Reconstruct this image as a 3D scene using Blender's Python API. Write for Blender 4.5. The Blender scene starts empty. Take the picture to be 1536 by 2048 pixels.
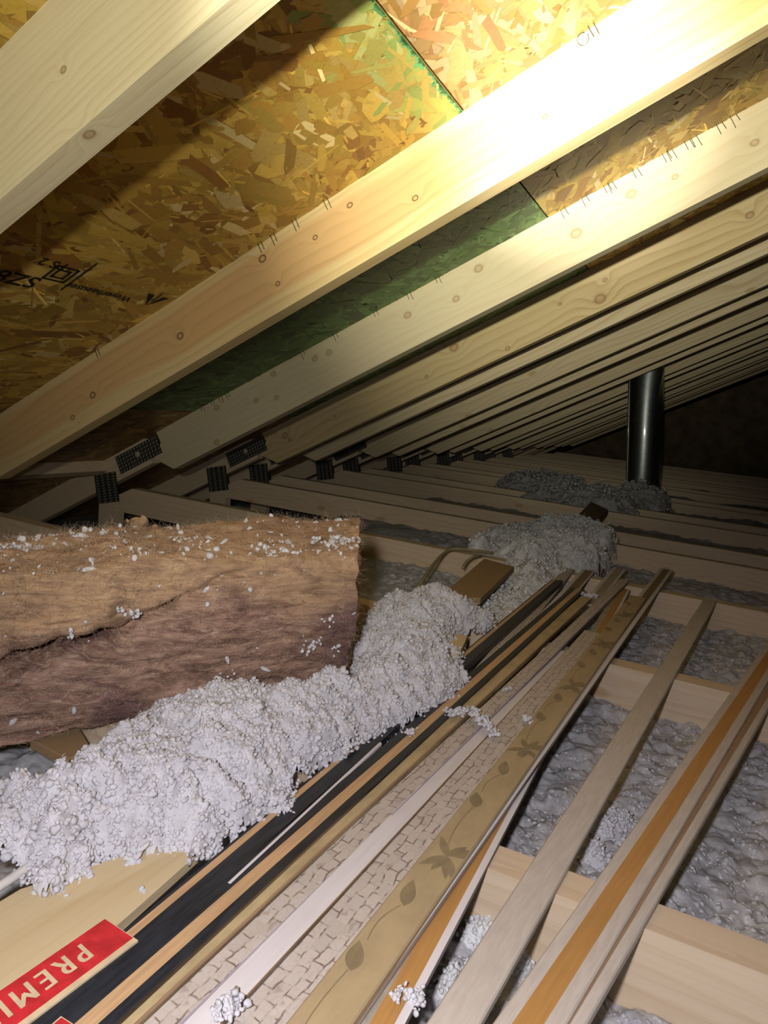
import bpy, math, random
import numpy as np
from mathutils import Vector, Matrix

S = bpy.context.scene
COL = S.collection
RNG = np.random.default_rng(7)
random.seed(7)

# ------------------------------------------------------------------ camera
FPX = 1419.25
CAM_R = Vector((0.89740824, 0.42839792, 0.10551621))
CAM_U = Vector((-0.16038044, 0.09395303, 0.98257363))
CAM_F = Vector((-0.41101893, 0.89869241, -0.15302087))
cd = bpy.data.cameras.new('camera')
cam = bpy.data.objects.new('camera', cd)
COL.objects.link(cam)
cam.matrix_world = Matrix(((CAM_R.x, CAM_U.x, -CAM_F.x, 0), (CAM_R.y, CAM_U.y, -CAM_F.y, 0),
                           (CAM_R.z, CAM_U.z, -CAM_F.z, 0), (0, 0, 0, 1)))
cd.sensor_fit = 'VERTICAL'
cd.sensor_height = 36.0
cd.lens = FPX / 2048 * 36.0
cd.clip_start = 0.02
S.camera = cam

# ------------------------------------------------------------------ light and exposure
S.view_settings.view_transform = 'Standard'
S.view_settings.look = 'None'
S.view_settings.gamma = 1
S.view_settings.use_curve_mapping = False
S.view_settings.exposure = 0.0
w = bpy.data.worlds.new('dark_attic')
w.use_nodes = True
w.node_tree.nodes['Background'].inputs[0].default_value = (0.5, 0.55, 0.6, 1)
w.node_tree.nodes['Background'].inputs[1].default_value = 0.0
S.world = w

LAMP = Vector((-0.02, -0.16, 0.115))       # head torch just above and behind the camera


def aim(d):
    return d.to_track_quat('-Z', 'Y').to_euler()


def pix_dir(u, v):
    return (CAM_F + CAM_R * ((u - 768) / FPX) - CAM_U * ((v - 1024) / FPX)).normalized()


def spot(name, energy, size_deg, blend, color, target_px, radius=0.016, loc=None):
    l = bpy.data.lights.new(name, 'SPOT')
    l.energy = energy; l.spot_size = math.radians(size_deg); l.spot_blend = blend
    l.color = color; l.shadow_soft_size = radius
    o = bpy.data.objects.new(name, l)
    COL.objects.link(o)
    tgt = pix_dir(*target_px) * 1.3
    o.location = loc or LAMP
    o.rotation_euler = aim(tgt - (loc or LAMP))
    return o


FLASH = CAM_R * -0.045 + CAM_U * 0.035 + CAM_F * -0.01   # the phone's own light beside its lens
spot('head_torch_hot_beam', 370, 21, 1.0, (1.0, 0.985, 0.92), (1140, 160))
spot('head_torch_beam', 190, 50, 1.0, (1.0, 0.965, 0.76), (1180, 240))
spot('head_torch_spill', 29, 96, 1.0, (1.0, 0.955, 0.74), (520, 150))
spot('phone_light', 19, 128, 1.0, (0.96, 0.925, 1.0), (900, 1820), 0.012, FLASH)
S.cycles.adaptive_threshold = 0.02

# ------------------------------------------------------------------ measured frame of the attic
XE, ZE, T = -1.6217, -0.29416, 0.55049        # lower tip of each rafter and the roof pitch
ANG = math.atan(T)
DEP = 0.1408
ZJ = -0.38762                                  # top of the bottom chords
THK = 0.038
AL = Vector((math.cos(ANG), 0, math.sin(ANG)))
NR = Vector((-math.sin(ANG), 0, math.cos(ANG)))
TIP = Vector((XE, 0, ZE))
DECK0 = TIP + NR * DEP
OFF = [2, 3, 5, 6, 8, 9, 11, 12, 14, 15, 17, 18, 20, 21, 23]
YT = [0.5617, 1.193, 1.8362] + [1.8362 + 0.305 * o for o in OFF]
FLOORZ = -0.66


def roof_pt(a, y, n=0.0):
    return TIP + AL * a + NR * (DEP + n) + Vector((0, y, 0))


def at(px, py, z):
    d = pix_dir(px, py)
    return d * (z / d.z)


# ------------------------------------------------------------------ object helpers
def link(name, mesh, mats, parent=None, loc=(0, 0, 0), rot=(0, 0, 0)):
    o = bpy.data.objects.new(name, mesh)
    COL.objects.link(o)
    if not isinstance(mats, (list, tuple)):
        mats = [mats]
    for m in mats:
        if len(mesh.materials) < len(mats):
            mesh.materials.append(m)
    o.location = loc; o.rotation_euler = rot
    if parent is not None:
        o.parent = parent
    return o


def empty(name, loc=(0, 0, 0), rot=(0, 0, 0)):
    o = bpy.data.objects.new(name, None)
    o.empty_display_size = 0.05
    COL.objects.link(o)
    o.location = loc; o.rotation_euler = rot
    return o


def tag(o, label=None, cat=None, group=None, kind=None):
    if label: o['label'] = label
    if cat: o['category'] = cat
    if group: o['group'] = group
    if kind: o['kind'] = kind
    return o


class MB:
    """collects polygons for one mesh"""
    def __init__(self):
        self.v, self.f, self.m, self.sm = [], [], [], []

    def poly(self, pts, m=0):
        i = len(self.v)
        self.v += [tuple(p) for p in pts]
        self.f.append(tuple(range(i, i + len(pts))))
        self.m.append(m)

    def prism(self, pts, off, m=0):
        """pts: loop of 3D points, extruded by off"""
        n = len(pts); i = len(self.v)
        off = Vector(off)
        self.v += [tuple(p) for p in pts] + [tuple(Vector(p) + off) for p in pts]
        self.f.append(tuple(range(i + n - 1, i - 1, -1))); self.m.append(m)
        self.f.append(tuple(range(i + n, i + 2 * n))); self.m.append(m)
        for k in range(n):
            k2 = (k + 1) % n
            self.f.append((i + k, i + k2, i + n + k2, i + n + k)); self.m.append(m)

    def box(self, x0, x1, y0, y1, z0, z1, m=0):
        self.prism([(x0, y0, z0), (x1, y0, z0), (x1, y1, z0), (x0, y1, z0)], (0, 0, z1 - z0), m)

    def tube(self, pts, r, seg=8, m=0):
        pts = [Vector(p) for p in pts]
        n = len(pts); i0 = len(self.v)
        rr = r if isinstance(r, (list, tuple)) else [r] * n
        for k, p in enumerate(pts):
            t = (pts[min(k + 1, n - 1)] - pts[max(k - 1, 0)]).normalized()
            a = t.cross(Vector((0.3, 0.2, 0.9))).normalized(); b = t.cross(a)
            for s in range(seg):
                an = 2 * math.pi * s / seg
                self.v.append(tuple(p + (a * math.cos(an) + b * math.sin(an)) * rr[k]))
        for k in range(n - 1):
            for s in range(seg):
                s2 = (s + 1) % seg
                self.f.append((i0 + k * seg + s, i0 + k * seg + s2, i0 + (k + 1) * seg + s2, i0 + (k + 1) * seg + s)); self.m.append(m)
        self.f.append(tuple(range(i0 + seg - 1, i0 - 1, -1))); self.m.append(m)
        self.f.append(tuple(range(i0 + (n - 1) * seg, i0 + n * seg))); self.m.append(m)

    def mesh(self, name, smooth=False):
        me = bpy.data.meshes.new(name)
        me.from_pydata(self.v, [], self.f)
        me.polygons.foreach_set('material_index', np.array(self.m, dtype=np.int32))
        if smooth:
            me.polygons.foreach_set('use_smooth', np.ones(len(self.f), dtype=bool))
        me.update()
        return me


def soften(o, width, seg=2):
    b = o.modifiers.new('edge', 'BEVEL')
    b.width = width; b.segments = seg; b.limit_method = 'ANGLE'; b.angle_limit = math.radians(40)
    return o


def np_mesh(name, V, F, smooth=True):
    """V (n,3), F (m,k) arrays with k = 3 or 4"""
    me = bpy.data.meshes.new(name)
    V = np.ascontiguousarray(V, dtype=np.float32); F = np.ascontiguousarray(F, dtype=np.int32)
    m, k = F.shape
    me.vertices.add(len(V)); me.vertices.foreach_set('co', V.ravel())
    me.loops.add(m * k); me.loops.foreach_set('vertex_index', F.ravel())
    me.polygons.add(m)
    me.polygons.foreach_set('loop_start', np.arange(0, m * k, k, dtype=np.int32))
    me.polygons.foreach_set('loop_total', np.full(m, k, dtype=np.int32))
    me.polygons.foreach_set('use_smooth', np.full(m, smooth, dtype=bool))
    me.update(calc_edges=True)
    return me


def concat(parts):
    V, F, n = [], [], 0
    for v, f in parts:
        V.append(v); F.append(f + n); n += len(v)
    return np.concatenate(V), np.concatenate(F)


# ---- numpy noise
_tab = RNG.random((64, 64, 64)).astype(np.float32)


def vnoise(P):
    """smooth value noise in -1..1 on (n,3) points"""
    P = np.asarray(P, dtype=np.float64)
    i = np.floor(P).astype(int); f = P - i
    f = f * f * (3 - 2 * f)
    i &= 63; j = (i + 1) & 63
    r = 0
    for a in (0, 1):
        for b in (0, 1):
            for c in (0, 1):
                xx = j[:, 0] if a else i[:, 0]; yy = j[:, 1] if b else i[:, 1]; zz = j[:, 2] if c else i[:, 2]
                wgt = (f[:, 0] if a else 1 - f[:, 0]) * (f[:, 1] if b else 1 - f[:, 1]) * (f[:, 2] if c else 1 - f[:, 2])
                r = r + wgt * _tab[xx, yy, zz]
    return r * 2 - 1


def fbm(P, octs=4):
    P = np.asarray(P, dtype=np.float64)
    r, a, t = 0, 1.0, 0
    for k in range(octs):
        r = r + a * vnoise(P * 2 ** k + 17.3 * k); t += a; a *= 0.55
    return r / t


def ico(sub):
    import bmesh
    bm = bmesh.new()
    bmesh.ops.create_icosphere(bm, subdivisions=sub, radius=1.0)
    V = np.array([v.co[:] for v in bm.verts]); F = np.array([[v.index for v in f.verts] for f in bm.faces])
    bm.free()
    return V, F


def blobs(C, R, sub=2, squash=(0.55, 1.0), wob=0.35, stretch=1.0, nproto=8):
    """irregular soft lumps at centres C with radii R, as one (V, F)"""
    V0, F0 = ico(sub)
    protos = []
    for k in range(nproto):
        d = 1 + wob * fbm(V0 * 1.7 + 9.1 * k, 3)[:, None] * 1.6
        protos.append(V0 * d)
    n = len(C)
    q = RNG.normal(size=(n, 4)); q /= np.linalg.norm(q, axis=1)[:, None]
    a, b, c, d = q.T
    M = np.stack([np.stack([1 - 2 * (c * c + d * d), 2 * (b * c - a * d), 2 * (b * d + a * c)], -1),
                  np.stack([2 * (b * c + a * d), 1 - 2 * (b * b + d * d), 2 * (c * d - a * b)], -1),
                  np.stack([2 * (b * d - a * c), 2 * (c * d + a * b), 1 - 2 * (b * b + c * c)], -1)], -2)
    sc = RNG.uniform(squash[0], squash[1], (n, 3)); sc[:, 0] *= stretch
    pi = RNG.integers(0, nproto, n)
    P = np.stack(protos)[pi] * (sc * R[:, None])[:, None, :]
    P = np.einsum('nij,nkj->nki', M, P) + C[:, None, :]
    nv = len(V0)
    F = F0[None] + (np.arange(n) * nv)[:, None, None]
    return P.reshape(-1, 3), F.reshape(-1, F0.shape[1])


# ------------------------------------------------------------------ materials
class NT:
    def __init__(self, name):
        self.mat = bpy.data.materials.new(name)
        self.mat.use_nodes = True
        self.t = self.mat.node_tree
        self.b = self.t.nodes['Principled BSDF']

    def n(self, typ, **kw):
        nd = self.t.nodes.new(typ)
        for k, v in kw.items():
            setattr(nd, k, v)
        return nd

    def l(self, a, b):
        self.t.links.new(a, b)

    def setin(self, nd, i, v):
        if hasattr(v, 'is_output') or isinstance(v, bpy.types.NodeSocket):
            self.l(v, nd.inputs[i])
        else:
            nd.inputs[i].default_value = v

    def m(self, op, a, b=None, c=None, clamp=False):
        nd = self.n('ShaderNodeMath', operation=op, use_clamp=clamp)
        self.setin(nd, 0, a)
        if b is not None: self.setin(nd, 1, b)
        if c is not None: self.setin(nd, 2, c)
        return nd.outputs[0]

    def vm(self, op, a, b=None):
        nd = self.n('ShaderNodeVectorMath', operation=op)
        self.setin(nd, 0, a)
        if b is not None: self.setin(nd, 1, b)
        return nd.outputs['Value'] if op in ('LENGTH', 'DISTANCE', 'DOT_PRODUCT') else nd.outputs[0]

    def mix(self, fac, a, b, blend='MIX'):
        nd = self.n('ShaderNodeMix', data_type='RGBA', blend_type=blend)
        self.setin(nd, 0, fac)
        for i, v in ((6, a), (7, b)):
            if isinstance(v, tuple) and len(v) == 3: v = (*v, 1)
            self.setin(nd, i, v)
        return nd.outputs[2]

    def mapr(self, v, a, b, c=0.0, d=1.0, smooth=True):
        nd = self.n('ShaderNodeMapRange', interpolation_type='SMOOTHSTEP' if smooth else 'LINEAR')
        self.setin(nd, 0, v)
        for i, x in enumerate((a, b, c, d)): nd.inputs[1 + i].default_value = x
        return nd.outputs[0]

    def noise(self, vec, scale, detail=3, rough=0.55, dist=0.0, col=False):
        nd = self.n('ShaderNodeTexNoise')
        if vec is not None: self.l(vec, nd.inputs['Vector'])
        nd.inputs['Scale'].default_value = scale; nd.inputs['Detail'].default_value = detail
        nd.inputs['Roughness'].default_value = rough; nd.inputs['Distortion'].default_value = dist
        return nd.outputs['Color' if col else 0]

    def vor(self, vec, scale, feature='F1', out='Distance', rnd=1.0, dim='3D'):
        nd = self.n('ShaderNodeTexVoronoi', feature=feature, voronoi_dimensions=dim)
        if vec is not None: self.l(vec, nd.inputs['Vector'])
        nd.inputs['Scale'].default_value = scale; nd.inputs['Randomness'].default_value = rnd
        return nd.outputs[out]

    def obj(self):
        return self.n('ShaderNodeTexCoord').outputs['Object']

    def scale(self, v, s):
        return self.vm('MULTIPLY', v, s)

    def rand(self):
        return self.n('ShaderNodeObjectInfo').outputs['Random']

    def bump(self, h, strength=0.3, dist=0.002):
        nd = self.n('ShaderNodeBump')
        nd.inputs['Strength'].default_value = strength; nd.inputs['Distance'].default_value = dist
        self.l(h, nd.inputs['Height'])
        self.l(nd.outputs[0], self.b.inputs['Normal'])

    def done(self, color=None, rough=0.6, metal=0.0, spec=0.3):
        if color is not None:
            if isinstance(color, tuple): self.b.inputs['Base Color'].default_value = (*color[:3], 1)
            else: self.l(color, self.b.inputs['Base Color'])
        self.setin(self.b, 'Roughness', rough)
        self.b.inputs['Metallic'].default_value = metal
        self.b.inputs['Specular IOR Level'].default_value = spec
        return self.mat


def wood(name, pale, dark, knots=(), rand_knots=True, ring=42.0, contrast=0.75, heart=None, streak=0.25, warp=0.03, kc=0.55, kr_=0.45):
    """softwood with grain along the object's X; knots = (x, z, radius) on the broad face"""
    N = NT(name)
    o = N.obj()
    r = N.rand()
    sep = N.n('ShaderNodeSeparateXYZ'); N.l(o, sep.inputs[0])
    x, y, z = sep.outputs
    rs = N.m('MULTIPLY', r, 37.0)
    cmb = N.n('ShaderNodeCombineXYZ')
    N.l(N.m('ADD', N.m('MULTIPLY', x, 1.4), rs), cmb.inputs[0]); N.l(N.m('MULTIPLY', y, 5.0), cmb.inputs[1])
    N.l(N.m('ADD', N.m('MULTIPLY', z, 7.0), rs), cmb.inputs[2])
    n1 = N.noise(cmb.outputs[0], 1.0, 2, 0.5)
    v = N.m('ADD', N.m('ADD', z, N.m('MULTIPLY', y, 0.6)), N.m('MULTIPLY', N.m('SUBTRACT', n1, 0.5), warp * 4))
    kmask = None; kcore = None
    xz = N.n('ShaderNodeCombineXYZ'); N.l(x, xz.inputs[0]); N.l(z, xz.inputs[1])
    for kn in knots:
        kx, kz, kr = kn[:3]
        if len(kn) > 3:
            d = N.vm('DISTANCE', N.vm('MULTIPLY', o, (0.8, 1, 1)), (kx * 0.8, kn[3], kz))
        else:
            d = N.vm('DISTANCE', N.vm('MULTIPLY', xz.outputs[0], (0.8, 1, 0)), (kx * 0.8, kz, 0))
        g = N.mapr(d, 0.0, kr * 5.5, 1.0, 0.0)
        v = N.m('ADD', v, N.m('MULTIPLY', N.m('POWER', g, 1.6), kr * 3.2))
        c = N.mapr(d, kr * 0.5, kr * 1.5, 1.0, 0.0)
        ringd = N.m('MULTIPLY', N.mapr(d, kr * 0.45, kr * 0.75, 0.0, 1.0), N.mapr(d, kr * 0.75, kr * 1.05, 1.0, 0.0))
        kmask = c if kmask is None else N.m('MAXIMUM', kmask, c)
        kcore = ringd if kcore is None else N.m('MAXIMUM', kcore, ringd)
    if rand_knots:
        kv = N.n('ShaderNodeCombineXYZ')
        N.l(N.m('ADD', N.m('MULTIPLY', x, 3.0), N.m('MULTIPLY', r, 53.0)), kv.inputs[0])
        N.l(N.m('MULTIPLY', z, 7.0), kv.inputs[1])
        vn = N.n('ShaderNodeTexVoronoi', voronoi_dimensions='2D'); N.l(kv.outputs[0], vn.inputs['Vector'])
        vn.inputs['Scale'].default_value = 1.0
        cs = N.n('ShaderNodeSeparateColor'); N.l(vn.outputs['Color'], cs.inputs[0])
        on = N.m('GREATER_THAN', cs.outputs[0], 0.52)
        d = vn.outputs['Distance']
        g = N.m('MULTIPLY', N.mapr(d, 0.0, 0.5, 1.0, 0.0), on)
        v = N.m('ADD', v, N.m('MULTIPLY', g, 0.02))
        c = N.m('MULTIPLY', N.mapr(d, 0.035, 0.085, 1.0, 0.0), on)
        kmask = c if kmask is None else N.m('MAXIMUM', kmask, c)
    rings = N.m('FRACT', N.m('MULTIPLY', v, ring))
    late = N.m('POWER', rings, 2.6)
    late = N.m('MULTIPLY', late, N.mapr(rings, 0.9, 1.0, 1.0, 0.0))
    fine = N.noise(N.scale(o, (4.0, 160.0, 160.0)), 1.0, 2, 0.6)
    broad = N.noise(N.scale(o, (1.1, 9.0, 9.0)), 1.0, 3, 0.6)
    amt = N.m('MULTIPLY', late, N.m('MULTIPLY', N.mapr(broad, 0.25, 0.75, 0.35, 1.0), contrast))
    col = N.mix(amt, pale, dark)
    col = N.mix(N.m('MULTIPLY', N.mapr(fine, 0.45, 0.75), streak), col, dark)
    if heart:
        band = N.mapr(N.m('ABSOLUTE', N.m('SUBTRACT', N.m('ADD', z, N.m('MULTIPLY', N.m('SUBTRACT', n1, 0.5), 0.05)), heart[1])), heart[2] * 0.75, heart[2], 1.0, 0.0)
        col = N.mix(N.m('MULTIPLY', band, 0.75), col, N.mix(amt, heart[0], tuple(c * 0.62 for c in heart[0])))
    if kmask is not None:
        col = N.mix(N.m('MULTIPLY', kmask, kc), col, (0.40, 0.23, 0.10))
    if kcore is not None:
        col = N.mix(N.m('MULTIPLY', kcore, kr_), col, (0.09, 0.045, 0.02))
    N.bump(N.m('ADD', N.m('MULTIPLY', late, 0.5), fine), 0.18, 0.001)
    return N.done(col, 0.62, 0, 0.25)


PALE, PDARK = (0.63, 0.53, 0.345), (0.40, 0.25, 0.10)
M_PINE = wood('pine_truss_lumber', PALE, PDARK)
M_R0 = wood('pine_white_rafter', (0.76, 0.68, 0.48), (0.52, 0.39, 0.20), [(1.113, 0.0, 0.0065, 0.012), (1.118, 0.066, 0.004)], False, 95, 0.5)
M_R1 = wood('pine_amber_rafter', (0.66, 0.52, 0.27), (0.48, 0.27, 0.10),
            [(0.926, 0.111, 0.008), (1.134, 0.107, 0.0055), (1.252, 0.053, 0.0055), (1.047, 0.09, 0.005), (0.939, 0.051, 0.005),
             (1.496, 0.056, 0.004), (0.679, 0.065, 0.008), (0.395, 0.055, 0.008), (0.314, 0.034, 0.006)], False, 46, 0.62,
            heart=((0.62, 0.38, 0.17), 0.075, 0.05), kc=0.3, kr_=0.95)
M_R2 = wood('pine_knotty_rafter', (0.60, 0.52, 0.345), (0.46, 0.34, 0.17),
            [(1.575, 0.092, 0.011), (1.672, 0.079, 0.007), (1.429, 0.07, 0.013), (1.176, 0.109, 0.011), (1.092, 0.065, 0.009), (0.949, 0.088, 0.01),
             (0.685, 0.1, 0.009), (0.635, 0.104, 0.009), (0.484, 0.123, 0.009), (0.466, 0.053, 0.008), (0.393, 0.074, 0.008), (0.245, 0.115, 0.01), (0.2, 0.014, 0.01), (1.84, 0.063, 0.008)],
            False, 40, 0.42, kc=0.45, kr_=0.35)
M_R3 = wood('pine_flame_grain_rafter', (0.58, 0.46, 0.25), (0.36, 0.22, 0.085),
            [(1.38, 0.036, 0.017), (0.866, 0.106, 0.015), (1.258, 0.079, 0.006), (1.415, 0.085, 0.007), (0.732, 0.054, 0.007), (1.043, 0.019, 0.008), (1.852, 0.069, 0.011), (0.08, 0.09, 0.012), (0.095, 0.063, 0.008), (0.323, 0.069, 0.006)],
            False, 30, 0.8)
M_JOIST = wood('pine_ceiling_joist', (0.66, 0.53, 0.37), (0.47, 0.29, 0.15), (), True, 55, 0.5)
M_PLANK = wood('pine_plank', (0.62, 0.50, 0.30), (0.45, 0.31, 0.15), (), False, 60, 0.45)
M_DARKWOOD = wood('dark_dusty_board', (0.16, 0.11, 0.06), (0.09, 0.06, 0.03), (), False, 50, 0.5)
M_TANBOARD = wood('tan_board', (0.33, 0.22, 0.11), (0.25, 0.16, 0.08), (), False, 30, 0.3)


def plain(name, color, rough=0.6, metal=0.0, spec=0.3, var=0.12, sc=60, bump=0.0):
    N = NT(name)
    o = N.obj()
    n = N.noise(o, sc, 3)
    c = N.mix(N.mapr(n, 0.3, 0.7), tuple(x * (1 - var) for x in color), tuple(min(1, x * (1 + var)) for x in color))
    if bump: N.bump(n, bump, 0.002)
    return N.done(c, rough, metal, spec)


def osb_mat():
    N = NT('osb_strands')
    a = N.n('ShaderNodeAttribute', attribute_name='Col')
    o = N.obj()
    fine = N.noise(N.scale(o, (90.0, 420.0, 90.0)), 1.0, 3, 0.6)
    fine2 = N.noise(o, 160, 2)
    c = N.mix(N.m('MULTIPLY', N.mapr(fine, 0.4, 0.8), 0.3), a.outputs['Color'], N.mix(1.0, a.outputs['Color'], (0.55, 0.45, 0.35), 'MULTIPLY'))
    c = N.mix(N.m('MULTIPLY', N.mapr(fine2, 0.55, 0.75), 0.25), c, N.mix(1.0, c, (0.4, 0.33, 0.25), 'MULTIPLY'))
    N.bump(fine, 0.25, 0.001)
    return N.done(c, 0.42, 0, 0.4)


def osb_far():
    N = NT('osb_deck')
    o = N.obj()
    c = None
    for k, (ang, sx, sy) in enumerate(((0.2, 10, 45), (0.9, 12, 50), (-0.5, 11, 48))):
        mp = N.n('ShaderNodeMapping'); N.l(o, mp.inputs[0])
        mp.inputs['Rotation'].default_value = (0, 0, ang + 1.57); mp.inputs['Scale'].default_value = (sx, sy, 1)
        vn = N.n('ShaderNodeTexVoronoi'); N.l(mp.outputs[0], vn.inputs['Vector']); vn.inputs['Scale'].default_value = 1
        s = N.n('ShaderNodeSeparateColor'); N.l(vn.outputs['Color'], s.inputs[0])
        rp = N.n('ShaderNodeValToRGB'); N.l(s.outputs[0], rp.inputs[0])
        rp.color_ramp.elements[0].color = (0.2, 0.10, 0.03, 1); rp.color_ramp.elements[1].color = (0.5, 0.34, 0.12, 1)
        c = rp.outputs[0] if c is None else N.mix(N.m('GREATER_THAN', s.outputs[1], 0.5), c, rp.outputs[0])
    return N.done(c, 0.6, 0, 0.2)


M_OSB = osb_mat()
M_OSBF = osb_far()
M_STEEL_DARK = plain('dull_galvanized_plate', (0.05, 0.05, 0.047), 0.5, 0.2, 0.4, 0.3, 120)
M_TOOTH = plain('plate_tooth_edges', (0.34, 0.31, 0.24), 0.5, 0.0, 0.5)
M_STAPLE = plain('staple_wire', (0.06, 0.05, 0.04), 0.45, 0.6)
M_INK = plain('black_stamp_ink', (0.015, 0.012, 0.012), 0.7)
M_DRYWALL = plain('grey_paper_drywall', (0.22, 0.21, 0.19), 0.9)
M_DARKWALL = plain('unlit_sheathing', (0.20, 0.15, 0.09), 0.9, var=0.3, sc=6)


def pipe_mat():
    N = NT('galvanized_pipe_steel')
    o = N.obj()
    n = N.vor(o, 38)
    s = N.n('ShaderNodeSeparateColor')
    N.l(N.vor(o, 55, out='Color'), s.inputs[0])
    c = N.mix(s.outputs[0], (0.55, 0.62, 0.64), (0.66, 0.73, 0.75))
    r = N.m('ADD', N.m('MULTIPLY', s.outputs[1], 0.06), 0.34)
    N.bump(N.noise(N.scale(o, (1, 1, 0.3)), 30, 2), 0.04, 0.004)
    m = N.done(c, 0.52, 1.0, 0.5)
    tg = N.n('ShaderNodeTangent', direction_type='RADIAL', axis='Z'); N.l(tg.outputs[0], N.b.inputs['Tangent'])
    N.b.inputs['Anisotropic'].default_value = 0.85; N.b.inputs['Anisotropic Rotation'].default_value = 0.25
    N.b.inputs['Coat Weight'].default_value = 0.9; N.b.inputs['Coat Roughness'].default_value = 0.13; N.b.inputs['Coat IOR'].default_value = 2.2
    return m


M_PIPE = pipe_mat()


def fluff_mat(name, a, b, speck=0.06, sc=320.0, bump=0.12, trans=0.30):
    N = NT(name)
    o = N.obj()
    n = N.noise(o, 60, 4, 0.65)
    v = N.vor(o, sc)
    c = N.mix(N.mapr(n, 0.3, 0.7), a, b)
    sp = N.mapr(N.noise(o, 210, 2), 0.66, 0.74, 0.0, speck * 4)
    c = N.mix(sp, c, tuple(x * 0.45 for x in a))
    N.bump(N.m('ADD', v, N.m('MULTIPLY', N.noise(o, sc * 2.2, 3), 0.7)), bump, 0.003)
    m = N.done(c, 0.95, 0, 0.05)
    if trans > 0:            # loose fibres pass some light through
        tr = N.n('ShaderNodeBsdfTranslucent'); N.l(c, tr.inputs[0])
        mx = N.n('ShaderNodeMixShader'); mx.inputs[0].default_value = trans
        N.l(N.b.outputs[0], mx.inputs[1]); N.l(tr.outputs[0], mx.inputs[2])
        N.l(mx.outputs[0], N.t.nodes['Material Output'].inputs['Surface'])
    return m


M_WHITE = fluff_mat('white_blown_wool', (0.71, 0.70, 0.725), (0.86, 0.85, 0.87), 0.12)  # dark specks in the colour stand for shaded crevices
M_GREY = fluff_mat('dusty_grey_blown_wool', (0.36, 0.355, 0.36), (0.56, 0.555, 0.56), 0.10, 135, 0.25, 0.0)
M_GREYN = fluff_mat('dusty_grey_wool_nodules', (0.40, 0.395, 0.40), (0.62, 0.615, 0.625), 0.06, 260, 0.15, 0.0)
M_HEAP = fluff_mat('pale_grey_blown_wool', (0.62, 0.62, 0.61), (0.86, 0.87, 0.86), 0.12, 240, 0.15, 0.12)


def batt_mat():
    N = NT('brown_fibre_batt')
    o = N.obj()
    s = N.scale(o, (9.0, 9.0, 30.0))
    n1 = N.noise(s, 1.0, 6, 0.66, 2.6)
    n2 = N.noise(N.scale(o, (26.0, 26.0, 120.0)), 1.0, 5, 0.72, 3.4)
    n3 = N.noise(o, 7.0, 3, 0.5)
    c = N.mix(N.mapr(n1, 0.32, 0.68), (0.18, 0.095, 0.075), (0.49, 0.31, 0.225))
    c = N.mix(N.m('MULTIPLY', N.mapr(n2, 0.48, 0.68), 0.7), c, (0.60, 0.45, 0.34))
    c = N.mix(N.m('MULTIPLY', N.mapr(n3, 0.46, 0.60), 0.8), c, (0.145, 0.08, 0.085))
    at_ = N.n('ShaderNodeAttribute', attribute_name='gold')
    c = N.mix(N.m('MULTIPLY', at_.outputs['Fac'], N.mapr(n1, 0.25, 0.7, 0.20, 0.85)), c, (0.55, 0.37, 0.20))
    N.bump(N.m('ADD', n2, N.m('MULTIPLY', n1, 1.2)), 0.7, 0.006)
    return N.done(c, 0.95, 0, 0.05)


M_BATT = batt_mat()
M_HAIR = plain('batt_fibre_wisps', (0.50, 0.36, 0.25), 0.9, var=0.35, sc=25)

# ------------------------------------------------------------------ setting: floor, walls
mb = MB(); mb.box(-2.95, 2.6, -0.6, 11.4, FLOORZ - 0.013, FLOORZ)
tag(link('floor', mb.mesh('floor'), M_DRYWALL), kind='structure')
mb = MB(); mb.box(-2.97, -2.93, -0.6, 11.4, FLOORZ, -0.62 + 0.0)
mb.box(-2.97, -2.93, -0.6, 11.4, -0.62, -0.82 + 0.2)
mb = MB(); mb.box(-2.70, -2.66, -0.6, 11.4, FLOORZ, -0.735)
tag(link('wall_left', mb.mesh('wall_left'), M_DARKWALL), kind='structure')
mb = MB()
ytop = 11.3
mb.prism([(-2.66, ytop, FLOORZ), (2.6, ytop, FLOORZ), (2.6, ytop, 2.1), (-2.66, ytop, -0.74)], (0, 0.02, 0))
for k in range(9):
    xs = -2.2 + 0.55 * k
    mb.box(xs, xs + 0.04, ytop - 0.03, ytop, FLOORZ, -0.74 + (xs + 2.66) * 0.53)
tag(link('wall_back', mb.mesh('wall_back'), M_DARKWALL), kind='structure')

# ------------------------------------------------------------------ roof sheathing panels with strands
GOLD = np.array([(.50, .32, .065), (.40, .23, .045), (.58, .40, .11), (.27, .13, .03), (.66, .52, .24), (.46, .31, .055), (.53, .36, .075), (.38, .22, .045)])
GW = np.array([.22, .17, .14, .09, .05, .13, .12, .08])
GREEN = np.array([(.075, .17, .045), (.055, .13, .035), (.10, .21, .06), (.045, .10, .03), (.13, .23, .08)])
EDGEG = np.array([(.36, .38, .09), (.30, .38, .10), (.42, .38, .10), (.45, .46, .17), (.48, .36, .09)])
PINK = np.array([(.40, .235, .08), (.45, .28, .11), (.35, .19, .055), (.52, .37, .19), (.40, .195, .08)])
BROWN = np.array([(.26, .14, .04), (.34, .19, .055), (.20, .10, .03), (.42, .26, .09), (.30, .18, .05)])


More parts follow.
